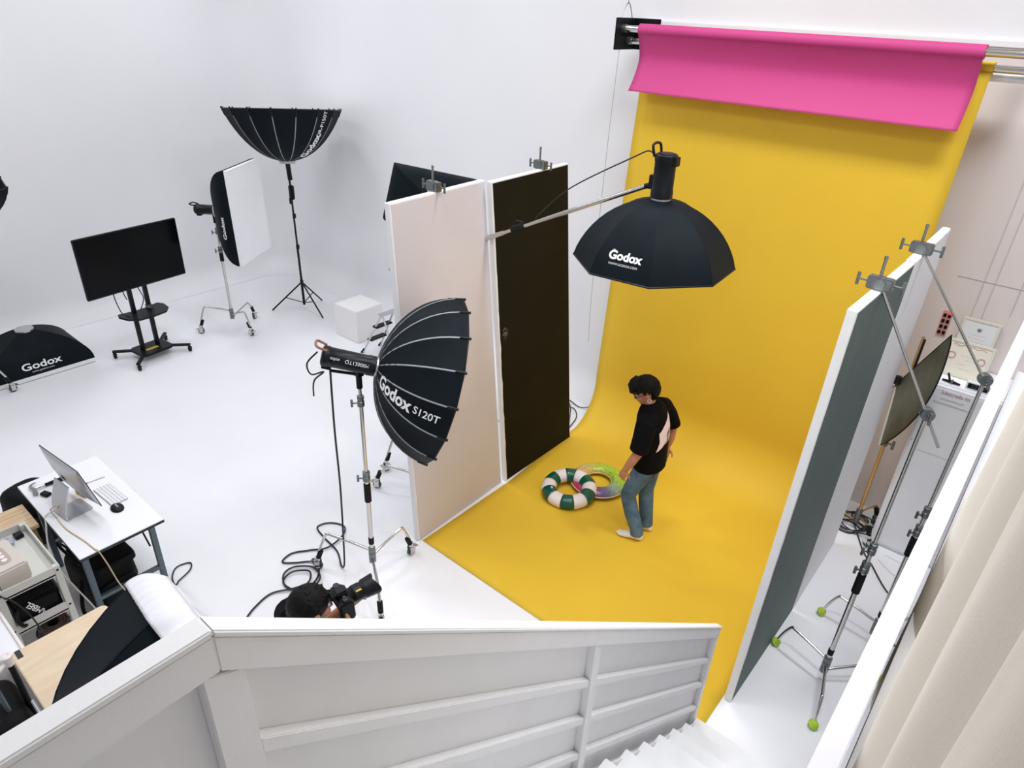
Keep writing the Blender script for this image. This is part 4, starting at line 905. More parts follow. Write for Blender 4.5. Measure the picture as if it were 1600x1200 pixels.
# trolley with shelves
tr = thing('utility_trolley', 'off-white three-tier metal trolley with open shelves', 'trolley', (-4.65, 0.53, 0))
tx0, tx1, ty0, ty1 = -4.98, -4.34, 0.345, 0.715
for i, zt in enumerate((0.78, 0.47, 0.16)):
    part(tr, 'shelf', G().box((tx0, ty0, zt), (tx1, ty1, zt+0.012)), M_trol)
    for lo, hi in (((tx0, ty0, zt-0.01), (tx1, ty0+0.012, zt+0.07)), ((tx0, ty1-0.012, zt-0.01), (tx1, ty1, zt+0.07)), ((tx0, ty0+0.012, zt-0.01), (tx0+0.012, ty1-0.012, zt+0.07)), ((tx1-0.012, ty0+0.012, zt-0.01), (tx1, ty1-0.012, zt+0.07))):
        part(tr, 'shelf_lip', G().box(lo, hi), M_trol, bevel=0.003)
for x in (tx0+0.02, tx1-0.02):
    for y in (ty0+0.0, ty1-0.04):
        part(tr, 'corner_post', G().box((x-0.022, y, 0.05), (x+0.022, y+0.04, 0.846)), M_trol, bevel=0.003)
        part(tr, 'caster', G().cyl((x, y+0.008, 0.03), (x, y+0.032, 0.03), 0.03), M_rub)
    for z in (0.82, 0.51):
        for y in (ty0+0.02, ty1-0.02): part(tr, 'bolt', G().cyl((tx1, y, z), (tx1+0.006, y, z), 0.007, n=8), M_edge)
ps = thing('plastic_dispenser', 'beige box shaped dispenser with a row of sockets on the trolley', 'box', (-4.56, 0.46, 0.80))
Mps = TR(-4.55, 0.475, 0.792, 0.06)
part(ps, 'body', G(Mps).box((-0.19, -0.10, 0.008), (0.15, 0.09, 0.15)), M_tan, bevel=0.012)
part(ps, 'base_gap', G(Mps).box((-0.18, -0.09, 0), (0.14, 0.08, 0.008)), M_edge)
pl = part(ps, 'socket_plate', G(Mps).prism([(0.10*math.copysign(abs(math.cos(a))**0.5, math.cos(a))-0.02, 0.038*math.copysign(abs(math.sin(a))**0.5, math.sin(a))) for a in [2*PI*i/24 for i in range(24)]], 0.149, 0.153), mat('brown_grey_plate', (178, 164, 150), 0.4))
for i in range(4): part(pl, 'socket', G(Mps).lathe([(0.008, 0.153), (0.017, 0.153), (0.017, 0.157), (0.008, 0.157)], 16, Matrix.Translation((-0.085+0.043*i, 0, 0))), M_vinyl)
solo('oval_tin', G().lathe([(0.02, 0.0), (0.085, 0.0), (0.09, 0.03), (0.084, 0.035), (0.02, 0.033)], 24, Matrix.Translation((-4.86, 0.50, 0.793)) @ Matrix.Diagonal((0.8, 1.2, 1, 1))), mat('speckled_tin', (196, 196, 206), 0.4, rgb2=(120, 118, 140), scale=60), 'speckled oval tin at the back of the trolley top', 'tin', (-4.86, 0.50, 0.793))
solo('small_black_box', G(TR(-4.90, 0.645, 0.793, 0.1)).cbox((0, 0, 0.015), (0.06, 0.05, 0.03)), M_blk, 'small black box in the corner of the trolley top', 'box', (-4.90, 0.645, 0.793), bevel=0.004)
cs = thing('carry_case', 'black padded carry case with white lettering on the middle trolley shelf', 'case', (-4.6, 0.53, 0.485))
part(cs, 'body', G().box((-4.93, 0.40, 0.484), (-4.365, 0.67, 0.66)), M_bag, bevel=0.02)
part(cs, 'carry_handle', G().tube(spline([(-4.37, 0.42, 0.62), (-4.33, 0.40, 0.60), (-4.33, 0.42, 0.53), (-4.37, 0.45, 0.50)], 6), 0.013, 8), M_rub)
part(cs, 'lettering', text_g('AMBEL', 0.055, lambda x, y, h: (-4.3635, 0.52-0.5*x-0.85*y, 0.585+0.85*x-0.5*y), bold=0.001), M_print, smooth=False)
def roll(name, label, c, R, h, m1, m2):
    t = thing(name, label, 'roll', c, 'rolls on the trolley')
    part(t, 'winding', G().lathe([(R*0.35, 0), (R, 0), (R, h), (R*0.35, h)], 28, Matrix.Translation(c), closed=True), m1)
    for i in range(3): part(t, 'layer_edge', G().torus(R*(0.55+0.2*i), 0.005, 28, 6, Matrix.Translation((c[0], c[1], c[2]+h))), m2)
roll('strap_roll', 'black and grey roll of strapping on the bottom trolley shelf', (-4.46, 0.585, 0.174), 0.115, 0.10, mat('grey_strap', (120, 124, 138), 0.6), M_edge)
roll('strap_roll', 'dark tape roll stacked on top of the grey strapping roll', (-4.46, 0.585, 0.276), 0.095, 0.05, mat('brown_black_tape', (44, 34, 32), 0.5), mat('brown_ring', (98, 70, 62), 0.6))
ch = G()
rnd = random.Random(3)
for i in range(26):
    ch.torus(0.014, 0.004, 10, 5, Matrix.Translation((-4.40+rnd.uniform(-0.05, 0.05), 0.44+rnd.uniform(-0.05, 0.05), 0.19+rnd.uniform(0, 0.06))) @ Matrix.Rotation(rnd.uniform(0, 3), 4, 'X') @ Matrix.Rotation(rnd.uniform(0, 3), 4, 'Y'))
solo('metal_chain', ch, M_steel, 'heap of steel chain on the bottom trolley shelf', 'chain', (-4.40, 0.44, 0.18), kind='stuff')
solo('trolley_cable', G().tube(spline([(-4.55, 0.385, 0.81), (-4.40, 0.36, 0.87), (-4.32, 0.37, 0.84), (-4.31, 0.42, 0.76), (-4.30, 0.47, 0.60), (-4.30, 0.50, 0.40), (-4.31, 0.54, 0.25)], 6), 0.005, 6), M_cable, 'black power lead hanging down the front of the trolley', 'cable', (-4.35, 0.4, 0.8))
# wooden topped table
wt = thing('wooden_table', 'pale wooden topped table with rounded corners in the bottom left', 'table', (-3.55, 0.50, 0))
poly = []
X0, X1, Y0, Y1, rr_ = -3.90, -3.10, 0.265, 0.795, 0.035
for cx, cy, a0 in ((X1-rr_, Y1-rr_, 0), (X0+rr_, Y1-rr_, PI/2), (X0+rr_, Y0+rr_, PI), (X1-rr_, Y0+rr_, 1.5*PI)):
    for i in range(6): a = a0+PI/2*i/5; poly.append((cx+rr_*math.cos(a), cy+rr_*math.sin(a)))
part(wt, 'table_top', G().prism(poly, 0.725, 0.75), M_ply, bevel=0.004)
part(wt, 'hinge', G().cbox((-3.86, 0.30, 0.752), (0.07, 0.028, 0.004)), M_edge)
for x in (-3.82, -3.18):
    for y in (0.33, 0.73): part(wt, 'leg', G().cyl((x, y, 0), (x, y, 0.725), 0.018), M_alu)
part(wt, 'side_rail', G().cyl((-3.52, 0.245, 0.70), (-3.12, 0.245, 0.70), 0.010), M_alu)
# nearer black softbox with white cloth front
t = thing('octagonal_softbox', 'black softbox with a white cloth front, half hidden by the railing at lower left', 'softbox', (-2.75, 0.7, 0.0), GL)
axn = V((0.06, 0.93, 0.26)).normalized(); Mn = zframe((-2.56, 0.15, 1.05), axn, (0, 0, 1))
dome(t, Mn, 0.58, 0.72, 8, M_fab, rot=PI/8-0.3, rib_r=0.006, rim_caps=False, front=False)
r_, z_ = dome_profile(0.58, 0.72, 1)
def skirt(u, v):
    a = PI/8+2*PI*v; kf = math.cos(PI/8)/math.cos(((a-PI/8+0.3) % (PI/4))-PI/8); rad = (r_+0.022)*kf*(1-0.16*u*u*u); wv = (0.006*math.sin(a*46)+0.004*math.sin(a*91+1))*(1-u)**0.5*min(1, u*6)
    return ((rad+wv)*math.cos(a), (rad+wv)*math.sin(a), z_-0.05+0.16*u)
part(t, 'cloth_skirt', G(Mn).grid(skirt, 10, 200, 0.003), mat('thin_white_cloth', (226, 226, 232), 0.8), angle=180)
def capf(u, v):
    a = 2*PI*v; kf = math.cos(PI/8)/math.cos(((a-PI/8+0.3) % (PI/4))-PI/8); rad = (r_+0.022)*kf*0.84*u; return (rad*math.cos(a), rad*math.sin(a), z_+0.108+0.05*math.cos(u*PI/2))
part(t, 'front_diffuser', G(Mn).grid(capf, 8, 32, 0.003), MATS['thin_white_cloth'], angle=180)
k = best_gore(Mn, 0.58, 0.72, 8, PI/8-0.3, V((0.45, 0.0, 0.9)))
dome_text(t, Mn, 0.58, 0.72, 8, k, PI/8-0.3, 'Godox', 0.075, 0.88, False, -1, 0.002)
strobe(t, zframe((-2.56, 0.15, 1.05), axn, (0, 0, 1)), 0.3, 0.065)
part(t, 'stand_pole', G().cyl((-2.72, 0.05, 0.0), (-2.72, 0.05, 1.0), 0.018), M_chrome)
for f in ((-3.1, -0.2), (-2.3, -0.2), (-2.72, 0.5)): part(t, 'leg', G().cyl((-2.72, 0.05, 0.35), (f[0], f[1], 0.01), 0.012, n=8), M_chrome)
# white framed things at the far left bottom
t = thing('folded_light_stand', 'folded stand with a white plastic head at the bottom left corner', 'light stand', (-3.62, 0.13, 0))
part(t, 'head', G().lathe([(0.009, 0.0), (0.023, 0.0), (0.023, 0.045), (0.029, 0.05), (0.029, 0.07), (0.014, 0.074), (0.009, 0.07)], 20, Matrix.Translation((-3.70, 0.235, 0.86))), M_vinyl)
part(t, 'head_arm', G().tube(spline([(-3.70, 0.22, 0.89), (-3.67, 0.18, 0.88), (-3.66, 0.12, 0.86)], 5), 0.012, 8), M_vinyl)
part(t, 'pole_section', G().cyl((-3.70, 0.235, 0.86), (-3.42, 0.235, 0.0), 0.016), M_blk)
part(t, 'pole_section', G().cyl((-3.66, 0.13, 0.86), (-3.40, 0.17, 0.0), 0.014), M_leg)
part(t, 'pole_section', G().cyl((-3.64, 0.08, 0.82), (-3.36, 0.12, 0.0), 0.010), M_chrome)
for i in range(2): part(t, 'clamp', G().cbox((-3.47+0.03*i, 0.20-0.03*i, 0.2), (0.05, 0.05, 0.05)), M_grip, bevel=0.006)
solo('black_cloth_bag', soft_box(G(TR(-3.68, 0.115, 0, 0.03)), (0, 0, 0.34), (0.48, 0.24, 0.66), 21, 0.4), M_bag, 'black cloth bag beside the pale wooden table', 'bag', (-3.68, 0.115, 0))
t = thing('white_shelf_board', 'white framed board standing at the left edge below the trolley', 'board', (-4.0, 0.16, 0))
part(t, 'board', G().box((-4.30, 0.14, 0.01), (-3.92, 0.33, 0.72)), M_lam, bevel=0.004)
part(t, 'edge_strip', G().box((-4.32, 0.325, 0.01), (-3.90, 0.342, 0.735)), M_vinyl, bevel=0.003)
part(t, 'slot', G().box((-4.25, 0.341, 0.45), (-3.98, 0.345, 0.66)), mat('dull_green', (120, 132, 112), 0.6))

# ------------------------------------------------------------------ swim rings
rg = thing('swim_ring', 'green and white striped inflatable swim ring lying in front of the glitter ring', 'swim ring', (-2.90, 4.55, 0), 'inflatable rings')
Mr = Matrix.Translation((-2.905, 4.555, 0.083)) @ Matrix.Rotation(math.radians(5), 4, 'X') @ Matrix.Rotation(math.radians(8), 4, 'Z')
for k in range(12):
    a0 = 2*PI*k/12+0.15
    part(rg, 'stripe', G(Mr).torus(0.198, 0.074, 6, 16, None, a0, a0+2*PI/12, rz=0.066), M_green if k % 2 else M_vinyl, angle=180)
a = 2*PI*7/12+0.4
part(rg, 'valve', G(Mr).cyl((0.185*math.cos(a), 0.185*math.sin(a), 0.066), (0.185*math.cos(a), 0.185*math.sin(a), 0.078), 0.010), M_vinyl)
r2_ = thing('swim_ring', 'transparent glitter swim ring in rainbow colours partly under the striped one', 'swim ring', (-2.785, 4.895, 0), 'inflatable rings')
m = bpy.data.materials.new('rainbow_glitter_vinyl'); m.use_nodes = True; nt = m.node_tree; bs = nt.nodes['Principled BSDF']
tc = nt.nodes.new('ShaderNodeTexCoord'); gr = nt.nodes.new('ShaderNodeTexGradient'); gr.gradient_type = 'RADIAL'; rp = nt.nodes.new('ShaderNodeValToRGB')
mp = nt.nodes.new('ShaderNodeMapping'); mp.inputs['Rotation'].default_value = (0, 0, math.radians(195))
nt.links.new(tc.outputs['Object'], mp.inputs[0]); nt.links.new(mp.outputs[0], gr.inputs[0]); nt.links.new(gr.outputs[0], rp.inputs[0])
cols = [(0.0, (150, 178, 170)), (0.10, (160, 200, 60)), (0.38, (182, 196, 70)), (0.55, (214, 176, 120)), (0.66, (196, 84, 84)), (0.78, (186, 60, 110)), (0.88, (120, 70, 130)), (0.95, (110, 120, 150)), (1.0, (150, 178, 170))]
while len(rp.color_ramp.elements) < len(cols): rp.color_ramp.elements.new(0.5)
for e, (p, c) in zip(rp.color_ramp.elements, cols): e.position = p; e.color = srgb(*c)
vz = nt.nodes.new('ShaderNodeTexVoronoi'); vz.inputs['Scale'].default_value = 110; nt.links.new(tc.outputs['Object'], vz.inputs[0])
mx = nt.nodes.new('ShaderNodeMixRGB'); mx.blend_type = 'OVERLAY'; mx.inputs[0].default_value = 0.45
nt.links.new(rp.outputs[0], mx.inputs[1]); nt.links.new(vz.outputs['Color'], mx.inputs[2]); nt.links.new(mx.outputs[0], bs.inputs['Base Color'])
bs.inputs['Roughness'].default_value = 0.22
Mr2 = Matrix.Translation((-2.785, 4.895, 0.055))
part(r2_, 'tube', G(Mr2).torus(0.205, 0.075, 44, 16, rz=0.05), m, angle=180)
M_clear = mat('pale_peach_seam_vinyl', (236, 200, 160), 0.3)
part(r2_, 'outer_seam', G(Mr2).torus(0.281, 0.006, 44, 8), M_clear)
part(r2_, 'inner_seam', G(Mr2).torus(0.13, 0.005, 44, 8), M_clear)

# ------------------------------------------------------------------ main power cable
cab = [(-3.53, 2.39, 2.03), (-3.55, 2.39, 1.5), (-3.58, 2.41, 0.95), (-3.62, 2.42, 0.45), (-3.67, 2.435, 0.08), (-3.74, 2.45, 0.012), (-3.90, 2.53, 0.012), (-4.13, 2.56, 0.012), (-4.28, 2.60, 0.012), (-4.25, 2.71, 0.012), (-4.12, 2.77, 0.012), (-4.02, 2.68, 0.02), (-3.99, 2.50, 0.02), (-4.08, 2.38, 0.012), (-4.16, 2.25, 0.012), (-4.13, 2.14, 0.012), (-4.05, 2.2, 0.012), (-3.95, 2.31, 0.012), (-3.84, 2.30, 0.012), (-3.75, 2.20, 0.012), (-3.74, 2.07, 0.012), (-3.86, 2.0, 0.012), (-3.99, 2.06, 0.018), (-4.0, 2.17, 0.02), (-3.88, 2.27, 0.024), (-3.74, 2.24, 0.024), (-3.70, 2.12, 0.024), (-3.78, 2.02, 0.024), (-3.92, 2.01, 0.02), (-3.96, 2.12, 0.024), (-3.86, 2.22, 0.03), (-3.76, 2.14, 0.03), (-3.80, 2.02, 0.024), (-3.89, 1.88, 0.012), (-3.86, 1.72, 0.012), (-3.80, 1.60, 0.012), (-3.7, 1.45, 0.012)]
solo('power_cable', G().tube(spline(cab, 6), 0.0075, 6), M_cable, 'black power cable dropping from the main lamp and coiling on the floor', 'cable', (-3.9, 2.3, 0))
solo('lamp_lead', G().tube(spline([(-3.57, 2.33, 2.12), (-3.63, 2.28, 2.03), (-3.61, 2.29, 1.95), (-3.55, 2.35, 1.97), (-3.60, 2.30, 1.90), (-3.61, 2.29, 1.78)], 6), 0.006, 6), M_cable, 'short black lead dangling from the back of the main lamp', 'cable', (-3.66, 2.23, 2.0))
for i, (a_, b_) in enumerate([([(-3.6, 5.5, 0.012), (-3.86, 5.9, 0.012), (-4.0, 6.05, 0.012), (-3.8, 6.0, 0.012), (-3.68, 6.07, 0.04), (-3.66, 6.1, 0.06)], 'upper'), ([(-3.75, 5.45, 0.012), (-3.98, 5.75, 0.012), (-3.86, 5.93, 0.012), (-3.70, 5.80, 0.012), (-3.62, 5.55, 0.012)], 'lower')]):
    solo('floor_cable', G().tube(spline(a_, 6), 0.006, 6), M_cable, 'black cable on the floor between black flat and yellow paper, %s loop' % b_, 'cable', a_[1])
solo('floor_sheet', G(TR(-3.78, 3.05, 0.0, 0.4)).box((-0.09, -0.06, 0.0), (0.09, 0.06, 0.002)), M_paper, 'faint white tape square on the floor near the pink flat', 'tape', (-3.78, 3.05, 0))
# ------------------------------------------------------------------ people
def limb(g, pts, rad, n=14, M=None, flat=1.0): g.tube(pts, rad, n, M=M, flat=flat)
def hand(g, wrist, d, palm_n, side, curl=0.5, s=1.0):
    """palm plus five fingers; d = direction wrist -> fingers, palm_n = palm normal, side = +1 thumb on d x palm_n side"""
    w = V(wrist); d = V(d).normalized(); pn = V(palm_n); pn = (pn-d*pn.dot(d)).normalized(); sd = d.cross(pn)*side
    c = w+d*0.045*s
    rings = []
    for t_, wd, th in ((0.0, 0.026, 0.019), (0.03, 0.036, 0.017), (0.065, 0.041, 0.015), (0.088, 0.038, 0.011)):
        rings.append([w+d*t_*s+sd*wd*s*math.cos(a)+pn*th*s*math.sin(a) for a in [2*PI*i/12 for i in range(12)]])
    g.loft(rings)
    for off, L in ((0.029, 0.068), (0.010, 0.078), (-0.010, 0.072), (-0.028, 0.056)):
        b = w+d*0.082*s+sd*off*s; p1 = b+(d*math.cos(curl*0.5)+pn*math.sin(curl*0.5))*L*0.45*s
        p2 = p1+(d*math.cos(curl*1.5)+pn*math.sin(curl*1.5))*L*0.32*s; p3 = p2+(d*math.cos(curl*2.2)+pn*math.sin(curl*2.2))*L*0.25*s
        g.tube([b-d*0.012*s, b, p1, p2, p3], [0.0095*s, 0.0092*s, 0.0086*s, 0.008*s, 0.0062*s], 8)
    b = w+d*0.03*s+sd*0.030*s; p1 = b+(d*0.55+sd*0.65+pn*0.35).normalized()*0.042*s; p2 = p1+(d*0.85+sd*0.15+pn*0.4).normalized()*0.036*s
    g.tube([b-sd*0.012*s, b, p1, p2], [0.013*s, 0.0125*s, 0.010*s, 0.007*s], 8)
def ell(c, fx, ly, n=20, tilt=0.0): return [(c[0]+fx*math.cos(2*PI*i/n), c[1]+ly*math.sin(2*PI*i/n), c[2]-tilt*fx*math.cos(2*PI*i/n)) for i in range(n)]
def head_g(g, Mh, s=1.0):
    """head centred at the origin of Mh, face towards +x"""
    g.ball((-0.012*s, 0, 0.020*s), (0.098*s, 0.076*s, 0.098*s), 18, Mh)
    g.ball((0.030*s, 0, -0.045*s), (0.062*s, 0.056*s, 0.068*s), 16, Mh)
    g.ball((0.062*s, 0, -0.088*s), (0.026*s, 0.028*s, 0.022*s), 12, Mh)          # chin
    g.tube([(0.080*s, 0, 0.012*s), (0.098*s, 0, -0.018*s), (0.104*s, 0, -0.030*s), (0.086*s, 0, -0.040*s)], [0.010*s, 0.012*s, 0.014*s, 0.011*s], 10, M=Mh)   # nose
    g.ball((0.080*s, 0, -0.060*s), (0.014*s, 0.024*s, 0.008*s), 10, Mh)       # lips
    for sy in (-1, 1):
        g.ball((-0.006*s, sy*0.082*s, -0.016*s), (0.020*s, 0.010*s, 0.034*s), 12, Mh)
        g.ball((0.058*s, sy*0.038*s, -0.028*s), (0.030*s, 0.024*s, 0.026*s), 10, Mh)  # cheek
def hair_g(g, Mh, s, rnd, n, cover, size, length):
    for i in range(n):
        z = rnd.uniform(-0.75, 1); a = rnd.uniform(0, 2*PI); q = math.sqrt(1-z*z); d = V((q*math.cos(a), q*math.sin(a), z))
        if not cover(d): continue
        p = V((-0.012+0.102*d.x, 0.081*d.y, 0.020+0.102*d.z))*s
        tang = V((0.25, rnd.uniform(-.3, .3), -1)); tang = (tang-d*tang.dot(d)).normalized()
        L = length*rnd.uniform(0.7, 1.2)*s
        g.tube([p-tang*L*0.5, p+d*0.012*s, p+tang*L*0.45+d*0.014*s, p+tang*L+d*0.006*s], [size*0.7*s, size*s, size*0.9*s, size*0.35*s], 6, M=Mh)

# ---- model on the yellow paper
pb = V((-2.10, 4.555, 0.008)); fdir = V((-0.97, -0.24, 0)).normalized(); ldir = V((0, 0, 1)).cross(fdir)
Mp = Matrix(((fdir.x, ldir.x, 0, pb.x), (fdir.y, ldir.y, 0, pb.y), (0, 0, 1, pb.z), (0, 0, 0, 1))) @ Matrix.Diagonal((0.96, 0.96, 0.96, 1))
ps_ = thing('person', 'person in black printed T-shirt, jeans and white socks looking down at the rings', 'person', pb)
HC = V((0.150, 0.01, 1.520)); Mh = Mp @ Matrix.Translation(HC) @ Matrix.Rotation(math.radians(24), 4, 'Z') @ Matrix.Rotation(math.radians(27), 4, 'Y')
g = G(Mp)
limb(g, [(0.055, 0, 1.30), (0.085, 0, 1.38), (0.115, 0, 1.44), (0.13, 0, 1.49)], [0.07, 0.060, 0.054, 0.056])
limb(g, [(0.03, 0, 0.95), (0.03, 0, 1.1), (0.05, 0, 1.28)], [0.12, 0.12, 0.13])
LA = [(0.06, 0.18, 1.33), (0.055, 0.245, 1.20), (0.065, 0.275, 1.07), (0.115, 0.285, 0.95), (0.155, 0.275, 0.86)]
RA = [(0.04, -0.18, 1.33), (-0.03, -0.25, 1.20), (-0.085, -0.27, 1.08), (-0.085, -0.265, 0.95), (-0.07, -0.26, 0.86)]
limb(g, LA, [0.055, 0.050, 0.044, 0.040, 0.029]); limb(g, RA, [0.055, 0.050, 0.044, 0.040, 0.029])
hand(g, LA[-1], (0.28, 0.0, -1), (-0.35, -1, 0), 1, 0.55, 1.0)
hand(g, RA[-1], (0.05, 0.05, -1), (-0.2, 1, 0), -1, 0.5, 1.0)
for sy in (1, -1): limb(g, [(0.03, 0, 0.97), (0.02, sy*0.08, 0.86), (0.03, sy*0.085, 0.76)], [0.10, 0.07, 0.04])
g2 = G(Mp); head_g(g, Matrix.Translation(HC) @ Matrix.Rotation(math.radians(24), 4, 'Z') @ Matrix.Rotation(math.radians(27), 4, 'Y'))
part_mesh(ps_, 'body', remeshed(g, 0.0065, 3), M_skin)
# shirt
g = G(Mp)
rings = [ell((0.02, 0, 0.80), 0.135, 0.192), ell((0.02, 0, 0.81), 0.150, 0.205), ell((0.022, 0, 0.95), 0.145, 0.20), ell((0.03, 0, 1.10), 0.145, 0.205), ell((0.042, 0, 1.22), 0.14, 0.215), ell((0.055, 0, 1.30), 0.13, 0.215), ell((0.065, 0, 1.36), 0.112, 0.185), ell((0.078, 0, 1.405), 0.088, 0.12, tilt=0.25), ell((0.088, 0, 1.425), 0.073, 0.082, tilt=0.3)]
g.loft(rings)
limb(g, [(0.06, 0.13, 1.33), (0.06, 0.20, 1.30), (0.058, 0.245, 1.20), (0.068, 0.272, 1.08), (0.07, 0.274, 1.07)], [0.085, 0.088, 0.086, 0.083, 0.07])
limb(g, [(0.04, -0.13, 1.33), (0.02, -0.20, 1.30), (-0.03, -0.25, 1.20), (-0.08, -0.27, 1.09), (-0.083, -0.27, 1.08)], [0.085, 0.088, 0.086, 0.080, 0.07])
shirt = part_mesh(ps_, 't_shirt', remeshed(g, 0.011, 3), M_shirt)
# jeans
g = G(Mp)
g.loft([ell((0.03, 0, 0.70), 0.10, 0.14), ell((0.02, 0, 0.78), 0.125, 0.165), ell((0.015, 0, 0.88), 0.13, 0.17), ell((0.02, 0, 0.97), 0.12, 0.16)])
LL = [(0.02, 0.085, 0.83), (0.085, 0.092, 0.64), (0.14, 0.096, 0.46), (0.08, 0.10, 0.28), (0.005, 0.11, 0.115), (0.0, 0.11, 0.06)]
RL = [(0.015, -0.085, 0.83), (0.015, -0.085, 0.64), (0.02, -0.08, 0.46), (-0.005, -0.075, 0.28), (-0.035, -0.07, 0.115), (-0.04, -0.07, 0.06)]
limb(g, LL, [0.098, 0.086, 0.073, 0.070, 0.062, 0.064]); limb(g, RL, [0.098, 0.086, 0.073, 0.070, 0.062, 0.064])
jn = part_mesh(ps_, 'jeans', remeshed(g, 0.0095, 2), M_denim)
# back pocket and belt loops
part(jn, 'pocket', G(Mp).grid(lambda u, v: (-0.085-0.012*math.sin(PI*v)+0.02*u, 0.115-0.11*v+0.0*u, 0.83-0.12*u), 4, 6, 0.006), mat('dark_denim', (70, 94, 122), 0.85))
for sy, an in ((1, LL[-1]), (-1, RL[-1])):
    g = G(Mp); a = V(an)
    limb(g, [a+V((0.0, 0, 0.05)), a+V((-0.002, 0, 0.0)), a+V((-0.012, 0, -0.022))], [0.036, 0.036, 0.034])
    g.loft([[(a.x+x_, a.y+sy*0.006*x_*8+w_*math.cos(2*PI*i/14), max(0.004, zc+h_*math.sin(2*PI*i/14))) for i in range(14)] for x_, w_, zc, h_ in ((-0.062, 0.014, 0.030, 0.018), (-0.045, 0.033, 0.040, 0.036), (0.0, 0.036, 0.050, 0.046), (0.06, 0.042, 0.038, 0.034), (0.12, 0.046, 0.026, 0.022), (0.165, 0.038, 0.022, 0.018), (0.190, 0.016, 0.018, 0.010))])
    part_mesh(ps_, 'sock', remeshed(g, 0.006, 2), M_sock)
# hair: wavy, short, a fringe over the brow
rnd = random.Random(11); g = G(Mp)
Mhl = Matrix.Translation(HC) @ Matrix.Rotation(math.radians(24), 4, 'Z') @ Matrix.Rotation(math.radians(27), 4, 'Y')
g.ball((-0.026, 0, 0.046), (0.100, 0.084, 0.092), 16, Mhl); g.ball((-0.055, 0, -0.01), (0.06, 0.072, 0.07), 14, Mhl)
hair_g(g, Mhl, 1.0, rnd, 420, lambda d: not (d.x > 0.30 and d.z < 0.40) and not (d.z < 0.28 and abs(d.y) > 0.5 and d.x > -0.38) and not (d.z < -0.1 and d.x > -0.3), 0.016, 0.045)
for i in range(9): 
    y = -0.06+0.015*i; g.tube([(0.02, y, 0.125), (0.075, y*1.05, 0.105), (0.112, y*1.1, 0.07), (0.118, y*1.1, 0.045+0.01*(i % 3))], [0.02, 0.02, 0.016, 0.005], 6, M=Mhl)
part_mesh(ps_, 'hair', remeshed(g, 0.0055, 1), M_hair)
# glasses, eyes, brows, mouth, earring
gl = thing_gl = G(Mp)
Mg = Mp @ Mhl
fr_ = part(ps_, 'glasses', G(Mg).torus(0.026, 0.0032, 20, 6, Matrix.Translation((0.094, 0.033, 0.006)) @ Matrix.Rotation(PI/2, 4, 'Y')).torus(0.026, 0.0032, 20, 6, Matrix.Translation((0.094, -0.033, 0.006)) @ Matrix.Rotation(PI/2, 4, 'Y')).cyl((0.098, -0.008, 0.010), (0.098, 0.008, 0.010), 0.0028, n=6).tube([(0.094, 0.060, 0.012), (0.05, 0.080, 0.012), (-0.01, 0.086, 0.008)], 0.0028, 6).tube([(0.094, -0.060, 0.012), (0.05, -0.080, 0.012), (-0.01, -0.086, 0.008)], 0.0028, 6), M_blk)
for sy in (-1, 1):
    part(ps_, 'eye', G(Mg).ball((0.074, sy*0.032, 0.006), 0.012, 10), mat('eye_white', (225, 220, 214), 0.3))
    part(ps_, 'eyebrow', G(Mg).tube([(0.084, sy*0.015, 0.030), (0.084, sy*0.034, 0.036), (0.072, sy*0.052, 0.030)], 0.004, 6), M_hair)
part(ps_, 'mouth', G(Mg).ball((0.087, 0, -0.060), (0.009, 0.022, 0.006), 10), mat('lip', (166, 96, 84), 0.5))
part(ps_, 'earring', G(Mg).torus(0.016, 0.0028, 18, 6, Matrix.Translation((-0.006, 0.090, -0.056)) @ Matrix.Rotation(PI/2, 4, 'X')), mat('silver_hoop', (236, 232, 226), 0.25, 0.6))
# print on the back of the shirt: a pale angular panel with an abstract emblem
from mathutils.bvhtree import BVHTree
_sm = shirt.data; _bv = BVHTree.FromPolygons([v.co+pb for v in _sm.vertices], [tuple(p.vertices) for p in _sm.polygons])
def on_back(y, z, lift):
    """point on the back of the shirt at local left y, height z"""
    o = Mp @ V((-1.0, y, z)); d = (Mp.to_3x3() @ V((1, 0, 0))).normalized()
    h, n_, _, _ = _bv.ray_cast(o, d)
    if h is None: h, n_ = Mp @ V((-0.08, y, z)), -d
    return h+n_*lift
def decal(poly, lift, m, name):
    import mathutils
    tris = mathutils.geometry.tessellate_polygon([[V((p[0], p[1], 0)) for p in poly]])
    bm = bmesh.new(); vs = [bm.verts.new((p[0], p[1], 0)) for p in poly]
    for t_ in tris:
        try: bm.faces.new([vs[i] for i in t_])
        except ValueError: pass
    bmesh.ops.subdivide_edges(bm, edges=bm.edges, cuts=5, use_grid_fill=True); bmesh.ops.triangulate(bm, faces=bm.faces)
    bm.verts.index_update(); g = G(); g.add([on_back(v.co.x, v.co.y, lift) for v in bm.verts], [tuple(v.index for v in f.verts) for f in bm.faces]); bm.free()
    return part(shirt, name, g, m, angle=180)
decal([(0.15, 1.225), (0.07, 1.28), (-0.07, 1.335), (-0.06, 1.11), (0.0, 1.10), (0.08, 1.10), (0.165, 1.04), (0.14, 1.14)], 0.003, mat('pale_pink_print', (236, 214, 214), 0.7), 'printed_panel')
decal([(0.045, 1.19), (-0.02, 1.22), (-0.02, 1.12), (0.045, 1.10)], 0.005, mat('slate_print', (96, 104, 118), 0.7), 'printed_emblem')
decal([(0.03+0.0, 1.165), (-0.005, 1.18), (-0.005, 1.13), (0.03, 1.12)], 0.0065, MATS['pale_pink_print'], 'printed_emblem')
decal([(0.02, 1.157), (0.005, 1.163), (0.005, 1.14), (0.02, 1.135)], 0.008, M_edge, 'printed_emblem')
